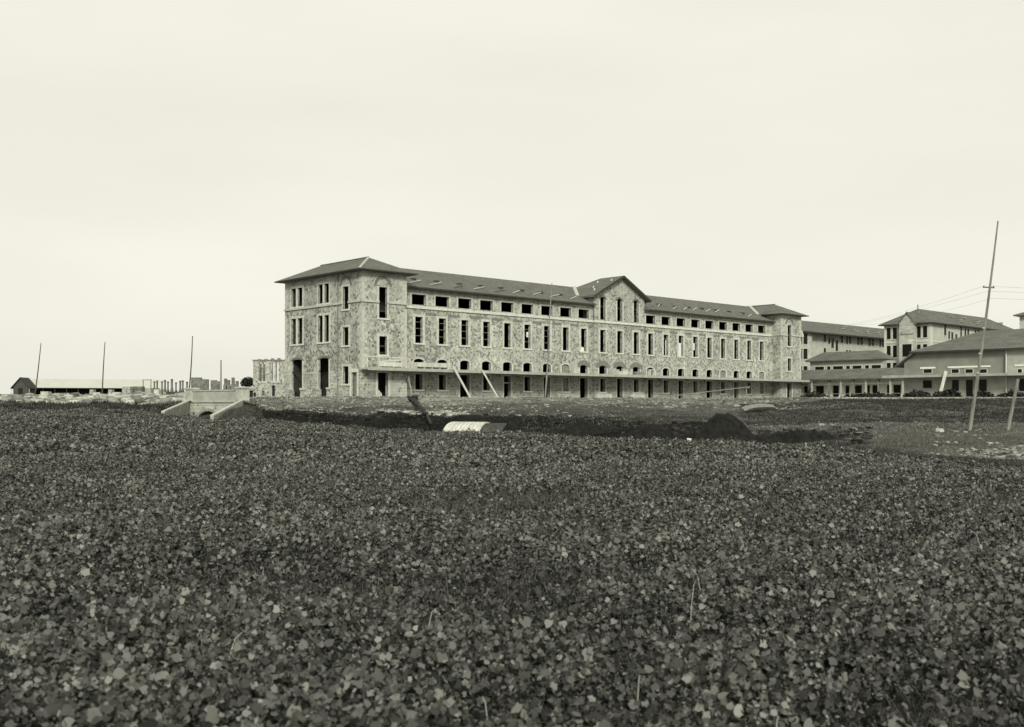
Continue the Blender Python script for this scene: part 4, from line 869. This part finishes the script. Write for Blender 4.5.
def stones(name, px0, px1, f, n, s0, s1, t0, t1, dense=None, fade=None):
    """many small irregular stones (uncountable): vectorised jittered boxes"""
    px = RNG.uniform(px0, px1, n); Y = f(px, RNG.random(n))
    X = (px-HX)/F*Y
    if fade:
        keep = RNG.random(n) > (px-fade[0])/(fade[1]-fade[0]); px, Y, X = px[keep], Y[keep], X[keep]; n = len(px)
    if dense:
        keep = RNG.random(n) < np.clip(.5+dense*vnoise(X, Y, 3.0)+dense*.6*vnoise(X+50, Y, 1.2), 0, 1); px, Y, X = px[keep], Y[keep], X[keep]; n = len(px)
    Z = gz_px(px, Y); s = RNG.uniform(s0, s1, n)*(.6+RNG.random(n)**3)
    base = np.array([(-1, -1, -.4), (1, -1, -.4), (1, 1, -.4), (-1, 1, -.4), (-1, -1, .8), (1, -1, .8), (1, 1, .8), (-1, 1, .8)])*.5
    pts = base[None]*(1+RNG.uniform(-.4, .3, (n, 8, 3)))*s[:, None, None]*np.stack([RNG.uniform(.7, 1.25, n), np.ones(n), RNG.uniform(.7, 1.2, n)], -1)[:, None]
    a = RNG.uniform(0, 6.28, n); ca, sa = np.cos(a)[:, None], np.sin(a)[:, None]
    x = pts[..., 0]*ca-pts[..., 1]*sa; y = pts[..., 0]*sa+pts[..., 1]*ca
    Vv = np.stack([x+X[:, None], y+Y[:, None], pts[..., 2]+Z[:, None]], -1).reshape(-1, 3)
    fq = np.array([(0, 3, 2, 1), (4, 5, 6, 7), (0, 1, 5, 4), (1, 2, 6, 5), (2, 3, 7, 6), (3, 0, 4, 7)])
    Fq = (fq[None]+8*np.arange(n)[:, None, None]).reshape(-1, 4); tn = np.repeat(RNG.uniform(t0, t1, n), 8)
    return arrays_obj(name, Vv, Fq, M['stonebits'], tn)
cI = lambda j: (lambda px: np.interp(px, PX, CTRL[j, 0]))
d5, d6, d7 = cI(5), cI(6), cI(7)
o = stones('broken_stone', 246, 640, lambda px, t: d5(px)+1+(d7(px)-d5(px)+5)*t**1.2, 9000, .07, .24, .09, .36, 2.0, fade=(440, 640)); tag(o, 'pale broken stone scattered on the slope before the corner tower and wing', 'rubble', kind='stuff')
o = stones('broken_stone', 380, 490, lambda px, t: d5(px)+1.0+6*t, 1800, .1, .34, .2, .5, 2.4, fade=(450, 495)); tag(o, 'pale band of broken stone along the drain edge below the leaning planks', 'rubble', kind='stuff')
o = stones('broken_stone', 560, 800, lambda px, t: d6(px)+(d7(px)-d6(px)+10)*t, 2600, .12, .4, .1, .3, 1.5); tag(o, 'sparse broken stone on the grassy slope before the right half of the building', 'rubble', kind='stuff')
o = stones('broken_stone', -60, 190, lambda px, t: d5(px)-1+48*t**1.3, 11000, .2, .85, .07, .48, 1.9); tag(o, 'broken stone covering the stone yard left of the bridge', 'rubble', kind='stuff')
o = stones('broken_stone', 880, 1060, lambda px, t: np.interp(px, [880, 920, 1060], [50.5, 47.5, 45.2])+9.5*t*np.interp(px, [880, 930, 1060], [.4, 1, 1]), 9000, .05, .19, .02, .37, 2.3); tag(o, 'heap of broken pale stone beside the track at the right field edge', 'rubble', kind='stuff')
o = stones('broken_stone', 800, 1060, lambda px, t: d7(px)+1+2.2*t, 1500, .1, .3, .18, .4); tag(o, 'line of pale stones along the top edge of the grass bank', 'rubble', kind='stuff')
o = stones('broken_stone', 700, 1000, lambda px, t: 62+20*t, 420, .08, .3, .06, .3, 1.8); tag(o, 'few stones along the track at the foot of the grass bank', 'rubble', kind='stuff')
o = rough_block(.42, .3, .3, .2).build('boulder', M['block'], None, onground(939, 73)); tag(o, 'single white boulder on the track left of the tall leaning pole', 'boulder')
o = MB().box(-.11, .11, -.06, .06, -.2, .33).build('marker_stake', M['white'], None, onground(689, 56.5)); o.data.vertices[4].co.z += .04; tag(o, 'small white stake at the field edge before the earth mound', 'stake')

# ------------------------------------------------------------------ earthworks in the drain
def mound(name, px0, px1, ytop, Y, ry, lb, seed, cat='earth mound', peak=.5, jag=.18, tail=1.0):
    cx = (px0+px1)/2; b = onground(cx, Y); rx = (px1-px0)/2*Y/F; top = aty(cx, Y, ytop).z
    n, m = 90, 50; Vv = []; off = seed*13.7; base = b.z
    xs = np.linspace(-1.1, 1.1, n); ys = np.linspace(-1.1, 1.1, m); XX, YY = np.meshgrid(xs, ys, indexing='ij')
    xp = XX+(.5-peak)*2*(1-XX**2)*.5
    rad = np.sqrt(xp**2*tail+YY**2); prof_ = np.clip(1-rad**2, 0, 1)**1.15
    wx = XX*rx; wy = YY*ry
    nn = jag*(vnoise(wx+off, wy, .9)+.6*vnoise(wx, wy+off, .4)+.4*vnoise(wx+off, wy+3, .2))
    gzv = gz((wx+b.x).ravel(), (wy+b.y).ravel()).reshape(XX.shape)
    zz = np.maximum(gzv-.25, np.minimum(gzv, base)+(top-base)*prof_*1.1*(1+nn)+nn*.6-.15)-base
    zz = np.where(prof_ > .002, zz, gzv-base-.3)
    Vv = np.stack([wx, wy, zz], -1).reshape(-1, 3); ii = np.arange(n*m).reshape(n, m)
    o = arrays_obj(name, Vv, np.stack([ii[:-1, :-1], ii[1:, :-1], ii[1:, 1:], ii[:-1, 1:]], -1).reshape(-1, 4), M['earth'], None, True); o.location = b
    return tag(o, lb, cat)
mound('earth_mound', 684, 762, 413.8, 66, 2.2, 'rounded mound of dark earth beside the drain', 1, jag=.13)
mound('earth_bank', 735, 862, 428, 64, 1.5, 'low ragged bank of dark spoil to the right of the rounded mound', 2, 'earth bank', jag=.4, tail=.8)
mound('earth_bank', 600, 690, 428, 73, 1.4, 'long low dark spoil bank to the left of the rounded mound', 3, 'earth bank', jag=.45, tail=.8)
mound('earth_bank', 520, 630, 423, 80, 1.7, 'dark spoil bank on the far side of the drain behind the concrete vault', 5, 'earth bank', jag=.4, tail=.8)
mound('earth_bank', 492, 536, 426.5, 78.5, .9, 'small heap of earth slumped against the dark end of the concrete vault', 7, 'earth bank', jag=.3, tail=.8)
# bent sheet lying on the bank
p = onground(759, 100, .1); q = MB(); n = 10
pts = [(-1.5+3.0*k/n, .35*math.sin(k/n*2.4)) for k in range(n+1)]
for k in range(n):
    (x0, z0), (x1, z1) = pts[k], pts[k+1]
    q.add([(x0, -.5, z0), (x1, -.5, z1), (x1, .9, z1+.25), (x0, .9, z0+.25), (x0, -.5, z0+.12), (x1, -.5, z1+.12), (x1, .9, z1+.37), (x0, .9, z0+.37)], [(3, 2, 1, 0), (4, 5, 6, 7), (0, 1, 5, 4), (1, 2, 6, 5), (2, 3, 7, 6), (3, 0, 4, 7)])
tag(q.build('bent_sheet', M['woodm'], None, p), 'bent pale sheet lying over a dark hollow on the slope above the mound', 'sheet')
q = MB(); q.tube([(-1.45, -.35, -.05), (-.5, -.35, .16), (.6, -.35, .22), (1.4, -.35, .2)], [.1, .2, .2, .17], 8); tag(q.build('dark_pipe', M['bark'], None, p+Vector((0, -.35, -.02))), 'dark pipe under the edge of the bent sheet', 'pipe')
# gangway plank rising to the canopy
b = L(u_at(648, -6.5), -6.5, 0); b.z = gz1(b.x, b.y)+.05; a = aty(749, 172.5, 386.8)
gp = MB().beam((0, 0, 0), a-b, .34, .12).build('gangway_plank', M['woodm'], None, b); tag(gp, 'very long grey plank rising to the right along the foot of the facade', 'plank')
q = MB(); m = b.lerp(a, .97); gq = gz1(m.x, m.y); q.beam((0, 0, 0), (0, 0, m.z-gq-.07), .12, .12); q.beam((-.5, 0, m.z-gq-.12), (.5, 0, m.z-gq-.12), .1, .1); tag(q.build('trestle', M['woodm'], None, Vector((m.x, m.y, gq))), 'dark trestle carrying the upper end of the very long plank', 'trestle')
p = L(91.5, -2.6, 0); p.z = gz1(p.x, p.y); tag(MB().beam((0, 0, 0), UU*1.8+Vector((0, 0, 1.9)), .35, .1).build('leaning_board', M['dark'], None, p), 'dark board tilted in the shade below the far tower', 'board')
# concrete culvert vault
c = at(481, 80.5); zb = gz1(c.x, c.y); vt = empty('culvert_vault', Vector((c.x, c.y, zb)), R(-25), 'pale ribbed concrete barrel vault sunk in the drain', 'culvert')
topz = aty(470, 80.5, 422.6).z-zb; rad = 1.75; z0 = topz-rad
def barrel(x0, x1, rr, th):
    q = MB(); n = 18
    for k in range(n):
        t0, t1 = math.pi*k/n, math.pi*(k+1)/n
        w_ = [(math.cos(t)*r_, z0+math.sin(t)*r_) for t, r_ in ((t0, rr), (t1, rr), (t1, rr-th), (t0, rr-th))]
        sk = lambda y: 0
        q.add([(x0+sk(y), y, z) for y, z in w_]+[(x1+sk(y), y, z) for y, z in w_], [(0, 1, 2, 3), (7, 6, 5, 4), (0, 4, 5, 1), (1, 5, 6, 2), (2, 6, 7, 3), (3, 7, 4, 0)])
    return q
shell = barrel(-2.6, .55, rad, .2).build('vault_shell', M['vault'], vt)
for k in range(9):
    x = -2.45+k*.34; barrel(x, x+.22, rad+.06, .05).build('rib', M['vault'], shell)
barrel(.553, 2.4, rad-.03, .2).build('earthed_section', M['vaultd'], vt)
# trunk-shaped form added for the shadowed gully down the bank
pts = [onground(412, 113, .35), onground(416, 104, .5), onground(421, 96, .45), onground(427, 90.5, .6), onground(431, 86, .8)]
b = pts[0].copy(); lg = empty('gully_form', b, 0, 'dark crooked form standing in for a shadowed gully down the bank below the corner tower', 'gully form')
rr = random.Random(9); tp, trd = [], []
for k in range(len(pts)-1):
    for m_ in range(6):
        f_ = m_/6; tp.append(pts[k].lerp(pts[k+1], f_)-b+Vector((rr.uniform(-.1, .1), 0, rr.uniform(-.12, .12)))); trd.append((.26-.16*((k+f_)/4))*rr.uniform(.65, 1.35))
MB().tube(tp, trd, 9).build('trunk', M['bark'], lg)  # tube standing in for the dark strip of the gully
q = MB(); rr = random.Random(4)
for k in range(12): q.tube([Vector((.1, -.3, -.1)), Vector((rr.uniform(-.4, .6), rr.uniform(-.8, .2), rr.uniform(-.3, .35))), Vector((rr.uniform(-.6, .9), rr.uniform(-.9, .4), rr.uniform(-.4, .55)))], [.3, .18, .05], 6)
q.build('gully_lump', M['bark'], lg)

# ------------------------------------------------------------------ leaf clouds, brush and the tree
def quads(name, C, size, tone, mat, nrm_up=.6, aspect=1.0):
    n = len(C); nv = RNG.normal(size=(n, 3)); nv[:, 2] = np.abs(nv[:, 2])+nrm_up; nv /= np.linalg.norm(nv, axis=1)[:, None]
    t = np.cross(nv, RNG.normal(size=(n, 3))); t /= np.linalg.norm(t, axis=1)[:, None]; b = np.cross(nv, t)
    s = size[:, None]; k = aspect
    Vv = np.stack([C-t*s*.5, C+b*s*.4*k+t*s*.06, C+t*s*.55-nv*s*.12, C-b*s*.4*k+t*s*.06], 1).reshape(-1, 3)
    Fq = np.arange(4*n).reshape(n, 4); return arrays_obj(name, Vv, Fq, mat, np.repeat(tone, 4))
def brush(name, px0, px1, ytop, Y, lb, n=500, cat='brushwood', dep=1.2, tone=(.012, .05)):
    cx = (px0+px1)/2; b = onground(cx, Y); rx = (px1-px0)/2*Y/F; h_ = aty(cx, Y, ytop).z-b.z
    u = RNG.normal(size=(n, 3)); u /= np.linalg.norm(u, axis=1)[:, None]; u *= RNG.random(n)[:, None]**.4; u[:, 2] = np.abs(u[:, 2])
    lump = .65+.8*np.abs(vnoise(u[:, 0]*rx*1.5+cx, u[:, 1]*2, .8)+.25)
    C = u*np.array([rx, dep, h_])[None]; C[:, 2] *= lump
    o = quads(name, C, RNG.uniform(.18, .5, n), RNG.uniform(*tone, n), M['brush'], .3); o.location = b; return tag(o, lb, cat)
brush('brush_pile', 903, 932, 389, 141, 'dark brush pile before the left end of the low annex', 700)
brush('brush_pile', 932, 962, 388.5, 139, 'largest dark brush pile, right of the plank leaning on the annex canopy', 800)
brush('brush_pile', 972, 994, 391, 138, 'dark brush pile just right of the tall leaning pole', 500)
brush('brush_pile', 996, 1030, 391, 137, 'dark brush pile at the right edge behind the stub post', 600)
brush('low_hedge', 799, 830, 392.5, 152, 'low dark hedge before the left end of the veranda', 500)
brush('low_hedge', 840, 902, 393, 150, 'longer low dark hedge before the right part of the veranda', 800)
p = onground(247.5, 236); tr = empty('round_tree', p, 0, 'small dark round tree standing left of the unfinished wall', 'tree')
MB().tube([(0, 0, -.2), (.1, 0, 1.6), (0, .1, 3.0)], [.2, .16, .08], 7).build('trunk', M['bark'], tr)
n = 1500; u = RNG.normal(size=(n, 3)); u /= np.linalg.norm(u, axis=1)[:, None]; u *= RNG.random(n)[:, None]**.4; C = u*np.array([1.9, 1.7, 1.25]); C *= (.75+.9*np.abs(vnoise(C[:, 0]+40, C[:, 2]*2+C[:, 1], .8)))[:, None]; C[:, 2] += aty(247, 236, 382.5).z-p.z
o = quads('crown', C, RNG.uniform(.2, .45, n), RNG.uniform(.015, .05, n), M['brush'], .2); o.parent = tr

# ------------------------------------------------------------------ grass and weeds of the banks
def blades(name, px, Y, h0, h1, wd, t0, t1, lb, per=5):
    n = len(px); X = (px-HX)/F*Y; Z = gz_px(px, Y); C = np.repeat(np.stack([X, Y, Z-.03], -1), per, 0); m = n*per
    C[:, :2] += RNG.normal(size=(m, 2))*wd*1.5; a = RNG.uniform(0, 6.28, m); h = RNG.uniform(h0, h1, m)
    sd_ = np.stack([np.cos(a), np.sin(a), np.zeros(m)], -1)*wd*RNG.uniform(.5, 1.2, m)[:, None]
    tip = C+np.stack([RNG.normal(size=m)*h*.4, RNG.normal(size=m)*h*.4, h], -1)
    Vv = np.stack([C-sd_*.5, C+sd_*.5, tip], 1).reshape(-1, 3)
    o = arrays_obj(name, Vv, np.arange(3*m).reshape(m, 3), M['grass'], np.repeat(RNG.uniform(t0, t1, m), 3)); return tag(o, lb, 'grass', kind='stuff')
dE = cI(2); n = 9000; px = RNG.uniform(-80, 1110, n); Y = dE(px)+RNG.uniform(-3, 3.5, n)*np.interp(px, [850, 920], [1, .25])
blades('edge_weeds', px, Y, .1, .3, .07, .02, .11, 'tangled weeds along the far edge of the crop field', 5)
n = 16000; px = RNG.uniform(740, 1110, n); Y = 60+RNG.random(n)**.8*60; kp = ~((px > 880) & (Y < 73)); px, Y = px[kp], Y[kp]
hi = Y > 80
blades('bank_grass', px[~hi], Y[~hi], .05, .2, .10, .06, .22, 'paler grass along the foot of the right hand bank', 5)
px, Y = px[hi], Y[hi]
blades('bank_grass', px, Y, .05, .2,   .10, .008, .065, 'rough grass on the bank below the right hand buildings', 5)
n = 11000; px = RNG.uniform(520, 830, n); Y = RNG.uniform(82, 150, n)
blades('bank_grass', px, Y, .05, .17, .10, .05, .16, 'rough grass on the slope before the right half of the stone building', 4)
n = 3000; px = RNG.uniform(246, 520, n); Y = d5(px)+RNG.random(n)*22
blades('bank_grass', px, Y, .05, .2, .12, .04, .15, 'thin grass among the broken stone before the corner tower', 4)
n = 4000; px = RNG.uniform(-80, 200, n); Y = dE(px)+RNG.random(n)*(d5(px)-dE(px)+1)
blades('bank_grass', px, Y, .1, .4, .22, .02, .08, 'dark grass strip between the field and the stone yard', 4)

n = 16000; px = RNG.uniform(780, 1110, n); Y = dE(px)+1+RNG.random(n)*(78-dE(px))
blades('track_grass', px, Y, .03, .12, .07, .05, .17, 'short pale grass along the track at the foot of the bank', 5)
n = 2500; px = RNG.uniform(205, 262, n); Y = RNG.uniform(87, 103, n); kp = (px-228)/34 > (Y-96)/9-.35; px, Y = px[kp], Y[kp]
blades('bank_grass', px, Y, .05, .25, .1, .03, .11, 'grass beside the right wing wall of the bridge', 5)
n = 3500; px = RNG.uniform(250, 860, n); Y = dE(px)+RNG.random(n)*(d5(px)-dE(px))
blades('drain_weeds', px, Y, .08, .26, .08, .008, .05, 'weeds growing out of the dark drain banks', 4)
o = stones('earth_clods', 672, 872, lambda px, t: 62.8+5*t, 3200, .06, .24, .006, .05, 1.5); tag(o, 'loose clods spilled around the dark earth mound', 'earth clods', kind='stuff')
o = stones('earth_clods', 250, 870, lambda px, t: dE(px)+1+(d5(px)-dE(px)+1)*t, 6000, .08, .34, .004, .045, 1.5); tag(o, 'clods of dark dug earth along the drain', 'earth clods', kind='stuff')
# ------------------------------------------------------------------ the crop field
Vs, Fs, Ts = [], [], []; base = 0
def crop(d0, d1, dens, size0, size1, k, margin, hgt, prad=.15, plants=True):
    """leaves of the crop: k=7 gives folded rounded leaves (two pentagons), k=4 a plain leaf quad"""
    lp = {7: 18, 4: 11}[k] if plants else 1
    m = int(dens/lp*.5*(d1*d1-d0*d0)*(1024+2*margin)/F)
    d = np.sqrt(RNG.uniform(d0*d0, d1*d1, m)); px = RNG.uniform(-margin, 1024+margin, m)
    keep = d < dE(px)+.3; d, px = d[keep], px[keep]; X = (px-HX)/F*d
    big = vnoise(X, d, 3.1)+.7*vnoise(X+70, d, 1.1)+.5*vnoise(X, d+33, .42)
    keep = RNG.random(len(d)) < np.clip(.76+1.1*big, .14, 1); d, X, big = d[keep], X[keep], big[keep]; m = len(d)
    pt = np.exp(RNG.normal(size=m)*.42)*(1+.45*big); edg = np.interp(HX+F*X/d, [820, 900], [1, .45]) if d0 > 30 else 1.0; ph = edg*hgt*(.55+.8*np.clip(big+.5, 0, 1.2))*RNG.uniform(.7, 1.3, m); pr = prad*RNG.uniform(.6, 1.35, m); ps = RNG.uniform(.75, 1.3, m)
    rep = lambda a: np.repeat(a, lp)
    n = m*lp; q = np.sqrt(RNG.random(n)); an = RNG.uniform(0, 6.28, n)
    ox, oy = q*np.cos(an), q*np.sin(an)
    X = rep(X)+ox*rep(pr); d = rep(d)+oy*rep(pr); big = rep(big); px = HX+F*X/d
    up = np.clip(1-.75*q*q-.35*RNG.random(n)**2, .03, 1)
    Z = gz_px(px, d)+rep(ph)*up
    C = np.stack([X, d, Z], -1)
    nv = RNG.normal(size=(n, 3))*np.array([.85, .85, .3]); nv[:, 2] = np.abs(nv[:, 2])+.45; nv[:, 0] += ox*.7; nv[:, 1] += oy*.7; nv /= np.linalg.norm(nv, axis=1)[:, None]
    t = np.cross(nv, RNG.normal(size=(n, 3))); t /= np.linalg.norm(t, axis=1)[:, None]; b = np.cross(nv, t)
    s = (RNG.uniform(size0, size1, n)*(.6+.7*RNG.random(n))*rep(ps))[:, None]
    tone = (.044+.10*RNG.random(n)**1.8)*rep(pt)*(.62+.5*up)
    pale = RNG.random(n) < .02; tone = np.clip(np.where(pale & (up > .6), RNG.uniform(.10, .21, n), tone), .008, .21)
    if k == 7:                                              # palmate leaf: one lobed, cupped outline
        ang = np.linspace(-math.pi, math.pi, 12)[:-1]+math.pi/11; rad = np.array([.40, .60, .50, .62, .53, .66, .53, .62, .50, .60, .40])
        rr_ = rad[None]*RNG.uniform(.70, 1.2, (n, 11)); cup = RNG.uniform(-.35, .6, n)[:, None]
        Vv = (C[:, None]+t[:, None]*(np.cos(ang)[None]*rr_*s)[..., None]+b[:, None]*(np.sin(ang)[None]*rr_*s)[..., None]+nv[:, None]*((rr_**2*cup+.26*np.abs(np.sin(ang))[None]*rr_)*s)[..., None]).reshape(-1, 3)
        Fq = np.arange(11*n).reshape(n, 11)
    else:
        Vv = np.stack([C-t*s*.5, C+b*s*.45+nv*s*.1, C+t*s*.5, C-b*s*.45+nv*s*.1], 1).reshape(-1, 3); Fq = np.arange(4*n).reshape(n, 4)
    return arrays_obj('crop_leaves', Vv, Fq, M['leaf'], np.repeat(tone, 11 if k == 7 else 4))
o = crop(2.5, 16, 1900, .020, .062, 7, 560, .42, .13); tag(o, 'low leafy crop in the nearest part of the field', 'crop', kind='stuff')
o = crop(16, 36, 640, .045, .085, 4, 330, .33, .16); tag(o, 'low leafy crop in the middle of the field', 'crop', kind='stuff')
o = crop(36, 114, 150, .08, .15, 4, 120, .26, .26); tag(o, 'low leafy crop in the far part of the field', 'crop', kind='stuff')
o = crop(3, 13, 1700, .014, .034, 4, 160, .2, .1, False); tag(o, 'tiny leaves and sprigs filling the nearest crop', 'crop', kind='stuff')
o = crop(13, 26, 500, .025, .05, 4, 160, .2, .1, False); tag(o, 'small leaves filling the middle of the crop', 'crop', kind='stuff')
# thin grass mixed into the crop, and a few dry stalks
n = 60000; d = np.sqrt(RNG.uniform(9, 30**2, n)); px = RNG.uniform(-150, 1174, n)
m = 2; X = np.repeat((px-HX)/F*d, m)+RNG.normal(size=n*m)*.03; Y = np.repeat(d, m)+RNG.normal(size=n*m)*.03; Z = np.repeat(gz_px(px, d), m)
h = RNG.uniform(.08, .3, n*m); a = RNG.uniform(0, 6.28, n*m); C = np.stack([X, Y, Z], -1); wv = np.stack([np.cos(a), np.sin(a), 0*a], -1)*(.003+.00012*Y[:, None]); tip = np.stack([RNG.normal(size=n*m)*h*.5, RNG.normal(size=n*m)*h*.5, h], -1)
Vv = np.stack([C-wv, C+wv, C+tip], 1).reshape(-1, 3)
o = arrays_obj('field_grass', Vv, np.arange(len(Vv)).reshape(-1, 3), M['grass'], np.repeat(.03+.16*RNG.random(n*m)**2.5, 3)); tag(o, 'thin grass blades mixed through the crop', 'grass', kind='stuff')
for k, (px_, y_, hh, lx, ly) in enumerate(((28, 650, .34, -.3, 0), (222, 645, .4, .12, .1), (205, 628, .32, -.06, 0), (262, 575, .4, .02, 0), (490, 690, .3, -.05, 0), (637, 668, .3, .02, .0), (690, 590, .45, .06, 0), (703, 575, .4, -.1, 0), (775, 705, .28, .02, 0), (985, 540, .5, -.2, 0), (865, 715, .25, .15, 0), (425, 610, .35, .1, 0))):
    Y = (CZ-.3)*F/(y_-HY); b = onground(px_, Y); h_ = hh+.18
    pts = [Vector((0, 0, 0)), Vector((lx*.2, ly*.3, h_*.55)), Vector((lx*.6, ly, h_*.9)), Vector((lx, ly*1.2, h_*(.97 if k else .8)))]
    o = MB().tube(pts, [.0032, .003, .0025, .0015], 5).build('dry_stalk', M['wood'], None, b)
    tag(o, 'thin dry straw stalk sticking up among the crop leaves', 'stalk', 'dry stalks in the crop')

for o in bpy.data.objects:
    if o.parent is None and 'label' in o and 'kind' not in o: o['kind'] = 'thing'
